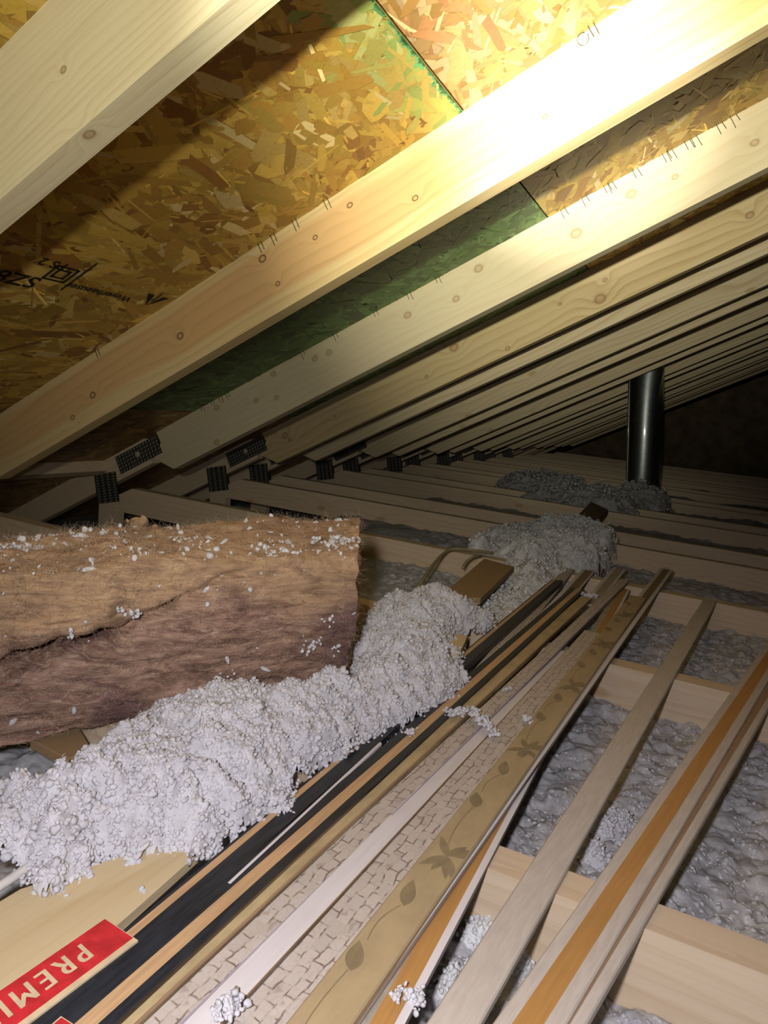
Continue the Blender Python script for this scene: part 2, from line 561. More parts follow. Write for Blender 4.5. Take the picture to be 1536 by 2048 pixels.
def osb_panel(label, a0, a1, y0, y1, pal, density, wts=None, size=1.0, tint=None, edge_strip=None, back=(.30, .17, .045), name='osb_sheathing', main_ang=0.0, lip=None):
    root_loc = roof_pt(a0, y0)
    La, Ly = a1 - a0, y1 - y0
    # local frame: x along slope, y along ridge, z up-normal; the seen face is z = 0 and strands hang just below it
    V = [(0, 0, 0.0015), (La, 0, 0.0015), (La, Ly, 0.0015), (0, Ly, 0.0015), (0, 0, 0.0125), (La, 0, 0.0125), (La, Ly, 0.0125), (0, Ly, 0.0125)]
    F = [(0, 1, 2, 3), (7, 6, 5, 4), (0, 4, 5, 1), (1, 5, 6, 2), (2, 6, 7, 3), (3, 7, 4, 0)]
    cols = [np.tile(np.array([*back, 1]), (8, 1))]
    n = int(density * La * Ly)
    if n:
        L = np.clip(RNG.gamma(3.0, 0.031, n), 0.02, 0.22) * size
        W = np.clip(RNG.gamma(2.2, 0.0075, n), 0.0025, 0.045) * size
        th = RNG.normal(math.pi / 2 + main_ang, 0.48, n)
        odd = RNG.random(n) < 0.2
        th[odd] = RNG.uniform(0, math.pi, odd.sum())
        cx = RNG.uniform(0, La, n); cy = RNG.uniform(0, Ly, n)
        cz = -RNG.random(n) * 0.0018
        tl = RNG.normal(0, 0.006, n)
        u = np.array([-.5, -.46, .05, .47, .5, .42, -.1, -.44]); v = np.array([-.1, -.42, -.5, -.38, .15, .5, .46, .4])
        uu = (u[None] + RNG.normal(0, .05, (n, 8))) * L[:, None]; vv = (v[None] + RNG.normal(0, .07, (n, 8))) * W[:, None]
        c, s = np.cos(th)[:, None], np.sin(th)[:, None]
        X = np.clip(cx[:, None] + c * uu - s * vv, 0, La); Y = np.clip(cy[:, None] + s * uu + c * vv, 0, Ly)
        Z = cz[:, None] + tl[:, None] * uu
        FV = np.stack([X, Y, Z], -1).reshape(-1, 3)
        w_ = wts / wts.sum() if wts is not None else None
        ci = RNG.choice(len(pal), n, p=w_)
        C = pal[ci] * RNG.uniform(.72, 1.22, (n, 1))
        thin = W < .006
        C[thin & (RNG.random(n) < .5)] *= 1.5
        if edge_strip is not None:
            e0, e1, yA, yB = edge_strip
            hit = (cx > e0 + RNG.normal(0, .008, n)) & (cx < e1) & (cy > yA) & (cy < yB)
            C[hit] = EDGEG[RNG.choice(len(EDGEG), hit.sum())] * RNG.uniform(.8, 1.15, (hit.sum(), 1))
        if lip is not None:      # green edge seal that ran over the rim of the sheet
            nl = 420
            yc = RNG.uniform(0, Ly, nl); ln = RNG.uniform(.008, .03, nl); wl = RNG.gamma(2.0, .0021, nl)
            q = np.array([(-.5, 0), (.5, 0), (.5, .8), (.25, 1), (.05, .7), (-.2, 1), (-.4, .8), (-.5, .6)])
            X2 = La - np.clip(q[None, :, 1] * wl[:, None] * RNG.uniform(.6, 1.3, (nl, 8)), 0, .03); Y2 = np.clip(yc[:, None] + q[None, :, 0] * ln[:, None], 0, Ly)
            FV = np.concatenate([FV, np.stack([X2, Y2, np.full_like(X2, -.0021)], -1).reshape(-1, 3)])
            C = np.concatenate([C, np.array(lip)[None] * RNG.uniform(.7, 1.3, (nl, 1))]); n += nl
        cols.append(np.repeat(np.concatenate([C, np.ones((n, 1))], 1), 8, 0))
        b = len(V)
        V = V + [tuple(p) for p in FV.tolist()]
        F = F + [tuple(range(b + 8 * k + 7, b + 8 * k - 1, -1)) for k in range(n)]
    me = bpy.data.meshes.new(name)
    me.from_pydata(V, [], F)
    ca = me.color_attributes.new('Col', 'FLOAT_COLOR', 'POINT')
    ca.data.foreach_set('color', np.concatenate(cols).astype(np.float32).ravel())
    me.update()
    o = link(name, me, M_OSB, None, root_loc, (0, -ANG, 0))
    tag(o, label, 'roof panel', 'roof sheathing panels', 'thing')
    return o


A_SEAM = 1.38
P_STAMP = osb_panel('golden strand board roof panel with black stamp between the first two rafters', 0.155, A_SEAM, -0.5, 1.205, GOLD, 7500, GW, 1.0,
                    edge_strip=(1.318 - 0.155, 2.0, 0.5, 1.75), lip=(.12, .38, .15))
P_HOT = osb_panel('pinkish strand board roof panel above the green-edged seam, brightly lit', A_SEAM + 0.003, 2.75, -0.5, 1.205, PINK, 7500, None, 0.9)
P_UP = osb_panel('tan strand board roof panel above the all-green panel', A_SEAM + 0.003, 2.75, 1.208, 3.66, GOLD, 5000, GW, 1.1)
P_GREEN = osb_panel('dark green coated strand board roof panel between second and third rafters', 0.155, A_SEAM, 1.208, 3.66, GREEN, 5000, None, 1.1, back=(.05, .11, .03))
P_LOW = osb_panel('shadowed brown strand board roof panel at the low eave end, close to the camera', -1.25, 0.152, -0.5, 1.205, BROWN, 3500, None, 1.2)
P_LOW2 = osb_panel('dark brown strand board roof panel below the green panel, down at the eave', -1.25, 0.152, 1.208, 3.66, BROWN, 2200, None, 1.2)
me = None
mb = MB(); mb.box(0, 4.0, 0, 11.3 - 3.663, 0.0, 0.0125)
o = link('ceiling', mb.mesh('ceiling'), M_OSBF, None, roof_pt(-1.25, 3.663), (0, -ANG, 0))
tag(o, kind='structure')


# black printed stamp (flat ink on the stamped panel)
def text_mesh(txt, size, bold=0.0, shear=0.0, space=1.0):
    cu = bpy.data.curves.new('t', 'FONT')
    cu.body = txt; cu.size = size; cu.offset = bold; cu.shear = shear; cu.space_character = space
    cu.resolution_u = 3
    ob = bpy.data.objects.new('t', cu)
    COL.objects.link(ob)
    dg = bpy.context.evaluated_depsgraph_get()
    me = bpy.data.meshes.new_from_object(ob.evaluated_get(dg))
    bpy.data.objects.remove(ob); bpy.data.curves.remove(cu)
    return [v.co.copy() for v in me.vertices], [tuple(p.vertices) for p in me.polygons]


st = MB()


def stamp_text(txt, size, a, y, bold=0.0, flip=1):
    vs, fs = text_mesh(txt, size, bold)
    i = len(st.v)
    for c in vs:
        st.v.append((a - 0.155 - c.y, y + 0.5 - c.x, -0.0036))
    for f in fs:
        st.f.append(tuple(i + k for k in f)); st.m.append(0)


def stamp_poly(pts):   # (reading right, reading up) offsets around (a, y)
    st.poly([(p[0] - 0.155, p[1] + 0.5, -0.0036) for p in pts])


stamp_text('Weyerhaeuser', 0.026, 0.672, 1.098, 0.0005)
stamp_text('SZ8', 0.050, 0.665, 0.895, 0.0008)
stamp_text('PS 2', 0.030, 0.722, 0.905, 0.0006)
# triangle-and-tree mark
ty, ta = 1.145, 0.682
stamp_poly([(ta - 0.026, ty), (ta + 0.016, ty + 0.030), (ta + 0.016, ty + 0.012), (ta - 0.004, ty + 0.006)])
stamp_poly([(ta - 0.026, ty), (ta - 0.004, ty - 0.006), (ta + 0.016, ty - 0.012), (ta + 0.016, ty - 0.030)])
stamp_poly([(ta - 0.006, ty + 0.002), (ta + 0.026, ty + 0.002), (ta + 0.026, ty - 0.002), (ta - 0.006, ty - 0.002)])
# concentric square mark and a dividing rule
for k, rr in enumerate((0.024, 0.014)):
    for sgn in (1, -1):
        stamp_poly([(0.690 - rr, 0.912 + sgn * rr), (0.690 + rr, 0.912 + sgn * rr), (0.690 + rr, 0.912 + sgn * (rr - 0.005)), (0.690 - rr, 0.912 + sgn * (rr - 0.005))])
        stamp_poly([(0.690 + sgn * rr, 0.912 - rr), (0.690 + sgn * (rr - 0.005), 0.912 - rr), (0.690 + sgn * (rr - 0.005), 0.912 + rr), (0.690 + sgn * rr, 0.912 + rr)])
stamp_poly([(0.645, 0.944), (0.745, 0.944), (0.745, 0.948), (0.645, 0.948)])
link('stamp', st.mesh('stamp'), M_INK, P_STAMP)


# staples whose legs missed the rafters, and splintered strands
def staple(panel, a0, y0, a, y, legs):
    mb = MB()
    for (da, dn, tilt) in legs:
        p0 = Vector((a - a0 + da, y - y0, 0.004)); p1 = Vector((a - a0 + da + tilt, y - y0 - 0.002, -dn))
        mb.tube([p0, p1], 0.0007, 5)
    link('staple', mb.mesh('staple'), M_STAPLE, panel)


for (a, y) in ((0.930, 1.187), (0.962, 1.187), (1.016, 1.186), (1.090, 1.187), (1.60, 1.185), (0.10 + 0.35, 1.187)):
    P, a0 = (P_STAMP, 0.155) if a < A_SEAM else (P_HOT, A_SEAM + 0.003)
    staple(P, a0, -0.5, a, y, [(0, 0.021 + 0.006 * random.random(), 0.003), (0.009, 0.019 + 0.006 * random.random(), 0.002)])
for a in (0.19, 0.235, 0.27, 0.14 + 0.16, 0.60, 0.66 + 0.06, 0.86, 0.97, 1.06):
    staple(P_GREEN, 0.155, 1.208, max(a, 0.17), 1.830, [(0, 0.014 + 0.012 * random.random(), 0.002), (0.010, 0.014 + 0.012 * random.random(), 0.003)])
for a in (1.415, 1.47, 1.525, 1.535, 1.595, 1.665, 1.675, 1.715, 1.73, 1.785, 1.815, 1.93, 2.05):
    staple(P_UP, A_SEAM + 0.003, 1.208, a, 1.830, [(0, 0.02 + 0.01 * random.random(), 0.002), (0.011, 0.018 + 0.012 * random.random(), 0.004)])
for a, y in ((0.60, 1.60), (0.80, 1.52), (1.00, 1.66), (1.12, 1.58), (0.75, 1.72), (1.45, 1.62)):
    P, a0 = (P_GREEN, 0.155) if a < A_SEAM else (P_UP, A_SEAM + 0.003)
    staple(P, a0, 1.208, a, y, [(0, 0.014, 0.004), (0.004, 0.010, -0.003)])

mb = MB()
cc = Vector((1.588 - A_SEAM - 0.003, 1.1905 + 0.5, -0.012))
mb.tube([cc + Vector((0.0085 * math.cos(t), -0.002, 0.0095 * math.sin(t))) for t in np.linspace(0.9, 6.6, 22)], 0.0006, 5)
link('staple', mb.mesh('staple'), M_STAPLE, P_HOT)

# ------------------------------------------------------------------ roof trusses
def rafter_mesh():
    mb = MB()
    L = 4.0 / math.cos(ANG)
    mb.prism([(0, 0, 0), (L, 0, 0), (L, 0, DEP - .0005), (-0.02, 0, DEP - .0005), (-0.016, 0, 0.10), (-0.065, 0, 0.062)], (0, THK, 0))
    return mb.mesh('rafter')


def plate_mesh(w_, h_, cols_, rows_):
    """punched nail plate lying in XZ, teeth slots proud of it"""
    mb = MB()
    mb.box(0, w_, -0.0012, 0, 0, h_)
    cw, rh = w_ / cols_, h_ / rows_
    for i in range(cols_):
        for j in range(rows_):
            x = (i + .5) * cw; z = (j + .5) * rh
            mb.prism([(x - cw * .26, -0.0024, z - rh * .28), (x + cw * .10, -0.0024, z - rh * .12), (x + cw * .26, -0.0024, z + rh * .28), (x - cw * .08, -0.0024, z + rh * .14)], (0, 0.0015, 0), 1)
    return mb.mesh('nail_plate')


ME_RAFTER = rafter_mesh()
mb = MB(); mb.box(0, 1.02, 0, THK, 0, 0.089); ME_HEEL = mb.mesh('heel_chord')
mb = MB(); mb.prism([(0.0, 0, -0.089), (4.3, 0, -0.089), (4.3, 0, 0), (0.10, 0, 0), (0.0, 0, -0.05)], (0, THK, 0)); ME_CHORD = mb.mesh('bottom_chord')
mb = MB(); mb.box(-0.042, 0.042, 0.001, THK - .001, 0, 0.215); ME_WEB = mb.mesh('web')
ME_HINGE = plate_mesh(0.205, 0.064, 14, 5)
ME_GUSSET = plate_mesh(0.105, 0.105, 4, 11)
mb = MB(); mb.tube([(0, -0.009, 0), (0, -0.006, 0), (0, 0, 0)], [0.007, 0.0105, 0.0115], 14); ME_RIVET = mb.mesh('rivet', True)

ORD = ['first', 'second', 'third', 'fourth', 'fifth', 'sixth', 'seventh', 'eighth', 'ninth', 'tenth', 'eleventh', 'twelfth', 'thirteenth', 'fourteenth',
       'fifteenth', 'sixteenth', 'seventeenth', 'eighteenth']
TL = {0: 'pale pine roof truss first in line from camera, before the stamped panel',
      1: 'amber pine roof truss with the torch hot spot on its rafter',
      2: 'knotty pale pine roof truss third from camera, behind the hot-spot rafter',
      3: 'roof truss fourth from camera, flame grain and one large oval knot on rafter',
      8: 'roof truss ninth from camera, directly in front of the galvanized pipe',
      9: 'roof truss tenth from camera, directly behind the galvanized pipe'}
RMAT = {0: M_R0, 1: M_R1, 2: M_R2, 3: M_R3}


def place_part(src_name, mesh, mats, parent, loc, rot, override=None):
    o = link(src_name, mesh, mats, parent, loc, rot)
    if override is not None:
        o.material_slots[0].link = 'OBJECT'; o.material_slots[0].material = override
    return o


for k, y in enumerate(YT):
    lab = TL.get(k, 'roof truss %s in line from camera, %s' % (ORD[k], 'pine rafter hinged to dusty chord' if k < 8 else 'far back in the dark beyond the pipe'))
    t = tag(empty('roof_truss', (0, y, 0)), lab, 'roof truss', 'roof trusses along the attic')
    place_part('rafter', ME_RAFTER, M_PINE, t, TIP, (0, -ANG, 0), RMAT.get(k))
    hp = TIP + AL * (-1.10) + NR * 0.051
    place_part('heel_chord', ME_HEEL, M_JOIST, t, hp, (0, -ANG, 0))
    place_part('bottom_chord', ME_CHORD, M_JOIST, t, Vector((-1.90, 0, ZJ)), (0, 0, 0))
    place_part('web', ME_WEB, M_JOIST, t, Vector((-1.91, 0, FLOORZ + 0.001)), (0, 0, 0))
    if k < 14:
        hg = place_part('hinge_plate', ME_HINGE, [M_STEEL_DARK, M_TOOTH], t, TIP + AL * (-0.228) + NR * 0.067, (0, -ANG, 0))
        link('rivet', ME_RIVET, M_TOOTH, hg, (0.103, -0.001, 0.034))
        place_part('gusset_plate', ME_GUSSET, [M_STEEL_DARK, M_TOOTH], t, Vector((-1.955, -0.0005, ZJ - 0.078)), (0, -math.radians(14), 0))

# eave blocking under the deck between second and third trusses
mb = MB(); mb.box(-0.02, 0.02, 0, YT[2] - YT[1] - THK - .004, -0.04, -0.001)
b0 = roof_pt(-0.30, YT[1] + THK + .002)
tag(link('eave_block', mb.mesh('eave_block'), M_JOIST, None, b0, (0, -ANG, 0)), 'small pine block under the roof between second and third trusses at eave', 'wood block')

# ------------------------------------------------------------------ loose grey fill between the chords
def smooth(x, a, b):
    t = np.clip((x - a) / (b - a), 0, 1)
    return t * t * (3 - 2 * t)


def fill_height(X, Y):
    P = np.stack([X, Y, X * 0], -1)
    wp = P + 0.008 * np.stack([fbm(P * 40, 2), fbm(P * 40 + 7, 2), P[:, 2]], -1)
    h = ZJ - 0.072 + 0.012 * fbm(P * 7, 3) + 0.016 * np.abs(fbm(wp * 26 + 5, 2)) + 0.0065 * np.abs(vnoise(wp * 72 + 9)) + 0.0022 * np.abs(vnoise(wp * 150))
    h = h - 0.195 * smooth(-X, 1.20, 1.75)
    far = smooth(Y, 2.6, 4.5)
    h = h + far * (0.02 + 0.03 * fbm(P * 4 + 30, 3)) * smooth(X, -1.0, -0.2)
    # whiter loose lump by the double strip
    return h


parts = []
edges = [0.10] + YT
for i in range(len(YT)):
    y0 = edges[i] + (THK + .001 if i > 0 else 0); y1 = edges[i + 1] - .001
    res = 0.0034 if i <= 2 else (0.007 if i <= 4 else 0.02)
    spans = [(-0.75, 0.75, res)] if i <= 1 else [(-0.9, 0.75, res)]
    spans = [(-2.4, spans[0][0], 0.02)] + spans + [(0.75, 2.2, 0.03)]
    for (x0, x1, rs) in spans:
        nx = max(2, int((x1 - x0) / rs)); ny = max(3, int((y1 - y0) / rs))
        gx, gy = np.meshgrid(np.linspace(x0, x1, nx), np.linspace(y0, y1, ny), indexing='ij')
        X, Y = gx.ravel(), gy.ravel()
        V = np.stack([X, Y, fill_height(X, Y)], -1)
        idx = np.arange(nx * ny).reshape(nx, ny)
        F = np.stack([idx[:-1, :-1], idx[1:, :-1], idx[1:, 1:], idx[:-1, 1:]], -1).reshape(-1, 4)
        parts.append((V, F))
V, F = concat(parts)
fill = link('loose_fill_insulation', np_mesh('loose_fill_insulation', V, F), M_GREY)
tag(fill, 'dusty grey blown insulation filling the spaces between the ceiling joists', 'insulation', None, 'stuff')
# nodules lying on the near part of it
C = []
for i in range(3):
    y0 = edges[i] + (THK + .006 if i > 0 else 0.1); y1 = edges[i + 1] - .006
    n = (14000, 22000, 9000)[i]
    X = RNG.uniform(-0.35, 0.62, n); Y = RNG.uniform(y0, y1, n)
    keep = vnoise(np.stack([X * 16, Y * 16, X * 0], -1)) > -0.35
    X, Y = X[keep], Y[keep]
    C.append(np.stack([X, Y, fill_height(X, Y) + RNG.uniform(-.003, -.0008, len(X))], -1))
C = np.concatenate(C)
V, F = blobs(C, np.clip(RNG.gamma(3, .0009, len(C)), .0009, .004), 1, (0.65, 1.0), 0.35, 1.1)
n_ = link('nodules', np_mesh('nodules', V, F), M_GREYN, fill)
tag(n_, kind='stuff')

# ------------------------------------------------------------------ heaps of paler wool farther back
def heap(name, label, mounds, mat, res, nod, nr, zfloor=ZJ - 0.06, seed=0, small=False):
    """mounds: (x, y, rx, ry, height, rot)"""
    xs = [m[0] - m[2] * 1.4 for m in mounds] + [m[0] + m[2] * 1.4 for m in mounds]
    ys = [m[1] - m[3] * 1.4 for m in mounds] + [m[1] + m[3] * 1.4 for m in mounds]
    x0, x1, y0, y1 = min(xs), max(xs), min(ys), max(ys)

    def H(X, Y):
        P = np.stack([X, Y, X * 0 + seed], -1)
        h = np.full(len(X), -1.0)
        k_ = .25 if small else 1.0
        wx = X + 0.03 * k_ * fbm(P * 14 / k_, 2); wy = Y + 0.04 * k_ * fbm(P * 14 / k_ + 8, 2)
        for (mx, my, rx, ry, hh) in mounds:
            q = ((wx - mx) / rx) ** 2 + ((wy - my) / ry) ** 2
            h = np.maximum(h, zfloor + (hh + 0.06) * np.sqrt(np.clip(1 - q, -0.2, 1).clip(0)) - 0.05 * (q > 1))
        if small:
            return h + 0.006 * np.abs(vnoise(P * 60)) + 0.003 * np.abs(vnoise(P * 140)) - .045
        return h + 0.016 * fbm(P * 14 + 3, 3) + 0.020 * np.abs(vnoise(P * 32)) + 0.010 * np.abs(vnoise(P * 80)) - 0.012
    nx, ny = int((x1 - x0) / res), int((y1 - y0) / res)
    gx, gy = np.meshgrid(np.linspace(x0, x1, nx), np.linspace(y0, y1, ny), indexing='ij')
    X, Y = gx.ravel(), gy.ravel(); Z = H(X, Y)
    idx = np.arange(nx * ny).reshape(nx, ny)
    F = np.stack([idx[:-1, :-1], idx[1:, :-1], idx[1:, 1:], idx[:-1, 1:]], -1).reshape(-1, 4)
    ok = (Z > zfloor - 0.012)
    F = F[ok[F].all(1)]
    V = np.stack([X, Y, Z], -1)
    used = np.unique(F); rm = np.zeros(len(V), int); rm[used] = np.arange(len(used))
    V, F = V[used], rm[F]
    parts = [(V, np.concatenate([F[:, [0, 1, 2]], F[:, [0, 2, 3]]]))]
    ci = RNG.integers(0, len(V), nod)
    C = V[ci] + RNG.normal(0, res * .6, (nod, 3)) + np.array([0, 0, nr * .3])
    parts.append(blobs(C, np.clip(RNG.gamma(3, nr * .22, nod), nr * .25, nr * 1.2), 1, (0.6, 1), 0.3, 1.2))
    V, F = concat(parts)
    o = link(name, np_mesh(name, V, F), mat)
    tag(o, label, 'insulation', None, 'stuff')
    return o


heap('insulation_heap', 'pale grey heap of blown insulation beyond the far ends of the trim strips',
     [(-0.36, 2.12, 0.12, 0.22, 0.060), (-0.43, 1.98, 0.11, 0.2, 0.045), (-0.38, 1.76, 0.105, 0.24, 0.022), (-0.575, 1.95, 0.055, 0.09, 0.040), (-0.36, 1.48, 0.085, 0.26, 0.000),
      (-0.56, 2.35, 0.14, 0.18, 0.018), (-0.42, 2.50, 0.17, 0.24, 0.062), (-0.31, 2.42, 0.06, 0.14, 0.06)], M_HEAP, 0.006, 6500, 0.0055, seed=3)
heap('insulation_heap', 'dark grey heap of blown insulation around the foot of the galvanized pipe',
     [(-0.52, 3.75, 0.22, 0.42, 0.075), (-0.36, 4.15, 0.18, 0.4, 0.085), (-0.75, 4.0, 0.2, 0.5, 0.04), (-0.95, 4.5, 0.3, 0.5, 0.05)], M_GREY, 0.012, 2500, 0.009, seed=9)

# ------------------------------------------------------------------ galvanized pipe
pb = Vector((-0.372, 4.86, -0.655)); pt = Vector((-0.535, 4.86, 0.62))
mb = MB(); mb.tube([pb, pt], 0.108, 56)
pipe = link('vent_pipe', mb.mesh('vent_pipe', True), M_PIPE)
for p in pipe.data.polygons:
    if len(p.vertices) > 4: p.use_smooth = False
tag(pipe, 'round galvanized metal vent pipe rising from the insulation through the roof', 'pipe')
ax = (pt - pb).normalized()
mb = MB(); sd = Vector((-0.86, -0.5, 0)).normalized() * 0.109
mb.tube([pb + sd, pt + sd], 0.0032, 6)
link('seam', mb.mesh('seam', True), M_PIPE, pipe)

# ------------------------------------------------------------------ loose boards near the heap
def board(name, label, cat, quad, z0, z1, mat, tilt=0.0, group=None):
    """quad: four pixel corners on the top face (seen order), z1 top height, z0 bottom"""
    top = [at(*q, z1) for q in quad]
    c = sum(top, Vector()) / 4
    ex = (top[1] - top[0]).normalized(); ang = math.atan2(ex.y, ex.x)
    R = Matrix.Rotation(-ang, 3, 'Z')
    mb = MB()
    lp = [R @ (p - c) for p in top]
    area = sum(lp[i].x * lp[(i + 1) % 4].y - lp[(i + 1) % 4].x * lp[i].y for i in range(4))
    if area < 0: lp = lp[::-1]
    mb.prism([(p.x, p.y, z0 - z1) for p in lp], (0, 0, z1 - z0))
    o = link(name, mb.mesh(name), mat, None, c, (0, tilt, ang))
    soften(o, 0.0008, 1)
    return tag(o, label, cat, group)


board('wood_board', 'short tan board lying beside the white pile, dusted with fluff', 'board', [(880, 1192), (968, 1117), (1028, 1133), (962, 1196)], ZJ + .022, ZJ + .036, M_TANBOARD)
board('wood_board', 'dark brown board poking from the back of the pale grey heap', 'board', [(1158, 1028), (1182, 1003), (1216, 1019), (1192, 1042)], ZJ + .02, ZJ + .04, M_DARKWOOD)
board('wood_board', 'tan board end showing between the brown batt and the white pile', 'board', [(60, 1478), (150, 1440), (185, 1500), (135, 1518)], ZJ - .012, ZJ - .001, M_TANBOARD)
board('wood_board', 'yellowish wood block end half buried at the edge of the white pile', 'board', [(890, 1296), (915, 1266), (935, 1272), (917, 1312)], ZJ + .02, ZJ + .034, M_PLANK)

# ------------------------------------------------------------------ plank with red printed carton strip
board('wood_plank', 'wide pale pine plank under the white pile, beside the black-edged strips', 'plank',
      [(-420, 2055), (40, 1777), (470, 1640), (-60, 2110)], ZJ + .002, ZJ + .012, M_PLANK)
M_RED = plain('red_print', (0.56, 0.028, 0.035), 0.5, var=0.22, sc=70)
M_CREAM = plain('cream_card', (0.66, 0.52, 0.33), 0.7)


def carton(label, p_far, p_near, wdt, letters, zt=0.0175):
    zt = ZJ + zt
    a = at(*p_far, zt); b = at(*p_near, zt)
    ang = math.atan2((a - b).y, (a - b).x)
    o = empty('carton_strip', (a.x, a.y, zt), (0, 0, ang + math.pi))     # local +x runs back towards the camera
    tag(o, label, 'carton strip', 'red printed carton strips')
    mb = MB(); mb.box(0, 0.24, 0, wdt, -0.0035, 0)
    link('card', mb.mesh('card'), M_CREAM, o)
    mb = MB(); mb.box(0.0008, 0.2395, 0.0012, wdt - 0.0042, 0.0, 0.0004)
    link('red_panel', mb.mesh('red_panel'), M_RED, o)
    if letters:
        vs, fs = text_mesh(letters, 0.0220, 0.0, 0.12, 1.35)
        me = bpy.data.meshes.new('lettering')
        n0 = len(vs)      # two passes a hair apart make the print bold
        me.from_pydata([(0.0232 + d_ + v.x * 0.80, 0.0075 + v.y, 0.0007 + d_ * .05) for d_ in (0, .0011) for v in vs], [], fs + [tuple(k_ + n0 for k_ in f_) for f_ in fs])
        link('lettering', me, M_CREAM, o)
    return o


carton('red carton strip printed PREM in cream letters, lying on the pale plank', (209, 1836), (-200, 2116), 0.0335, 'PREMIUM')
carton('plain corner of a second red carton strip below the lettered one', (122, 2032), (-60, 2190), 0.03, None, 0.0265)

# ------------------------------------------------------------------ trim strips
def brick_print():
    N = NT('crackled_brick_print')
    o = N.obj()
    d = N.noise(o, 26, 3, 0.6, col=True)
    v = N.vm('ADD', o, N.scale(N.vm('SUBTRACT', d, (0.5, 0.5, 0.5)), (0.012, 0.012, 0.0)))
    br = N.n('ShaderNodeTexBrick'); N.l(v, br.inputs['Vector'])
    br.inputs['Scale'].default_value = 1.0
    br.inputs['Brick Width'].default_value = 0.0165; br.inputs['Row Height'].default_value = 0.0085
    br.inputs['Mortar Size'].default_value = 0.00085; br.inputs['Mortar Smooth'].default_value = 0.5
    br.inputs['Color1'].default_value = (0.57, 0.51, 0.45, 1); br.inputs['Color2'].default_value = (0.51, 0.455, 0.40, 1)
    N.l(N.mix(N.mapr(N.noise(o, 90, 2), 0.42, 0.58), (0.52, 0.45, 0.38), (0.22, 0.165, 0.14)), br.inputs['Mortar'])
    n = N.noise(N.scale(o, (60, 110, 1)), 1.0, 3, 0.7)
    c = N.mix(N.mapr(n, 0.56, 0.7, 0.0, 0.55), br.outputs['Color'], (0.30, 0.22, 0.17))
    cr = N.vor(o, 150, 'DISTANCE_TO_EDGE')
    c = N.mix(N.mapr(cr, 0.02, 0.06, 0.14, 0.0), c, (0.25, 0.19, 0.15))
    return N.done(c, 0.55, 0, 0.3)


def painted(name, col, rough=0.5, sx=14, sy=260, var=0.16):
    N = NT(name)
    o = N.obj()
    n = N.noise(N.scale(o, (sx, sy, sy)), 1.0, 4, 0.65)
    b = N.noise(o, 18, 3)
    c = N.mix(N.mapr(n, 0.3, 0.7), tuple(x * (1 - var) for x in col), tuple(min(1, x * (1 + var * .7)) for x in col))
    c = N.mix(N.mapr(b, 0.5, 0.75, 0.0, 0.18), c, tuple(x * 0.7 for x in col))
    return N.done(c, rough, 0, 0.35)


T_BRICK = brick_print()
T_GBRICK = T_BRICK
T_WHITEWOOD = painted('bare_whitewood', (0.56, 0.50, 0.43), var=0.1, sx=30)
T_WHITEEDGE = painted('white_edge_paint', (0.70, 0.66, 0.66), 0.4, 8, 120, 0.06)
T_ORANGE = painted('orange_wood_groove', (0.47, 0.245, 0.075), 0.5, var=0.1)
T_TANW = painted('tan_wood_face', (0.56, 0.36, 0.19), 0.5)
T_BLACK = painted('black_edge_film', (0.022, 0.026, 0.034), 0.38, 30, 200, 0.4)
T_BEIGE = painted('beige_marble_film', (0.50, 0.39, 0.21), 0.42, 20, 60, 0.2)
T_FLORAL = painted('khaki_floral_film', (0.43, 0.33, 0.185), 0.42, 22, 40, 0.10)
T_LEAF = painted('printed_leaf_shade', (0.265, 0.205, 0.115), 0.45, 30, 60, 0.2)
T_BROWN = painted('brown_wood_film', (0.25, 0.155, 0.075), 0.45)
T_GREYPRINT = painted('grey_beige_film', (0.40, 0.34, 0.26), 0.45, 30, 40, 0.2)
T_PURPLE = painted('mauve_edge_shade', (0.40, 0.34, 0.42), 0.4, 8, 100, 0.1)  # shading on the strip's side, put into the edge colour
T_GROOVE = painted('brown_groove', (0.34, 0.22, 0.13), 0.6)


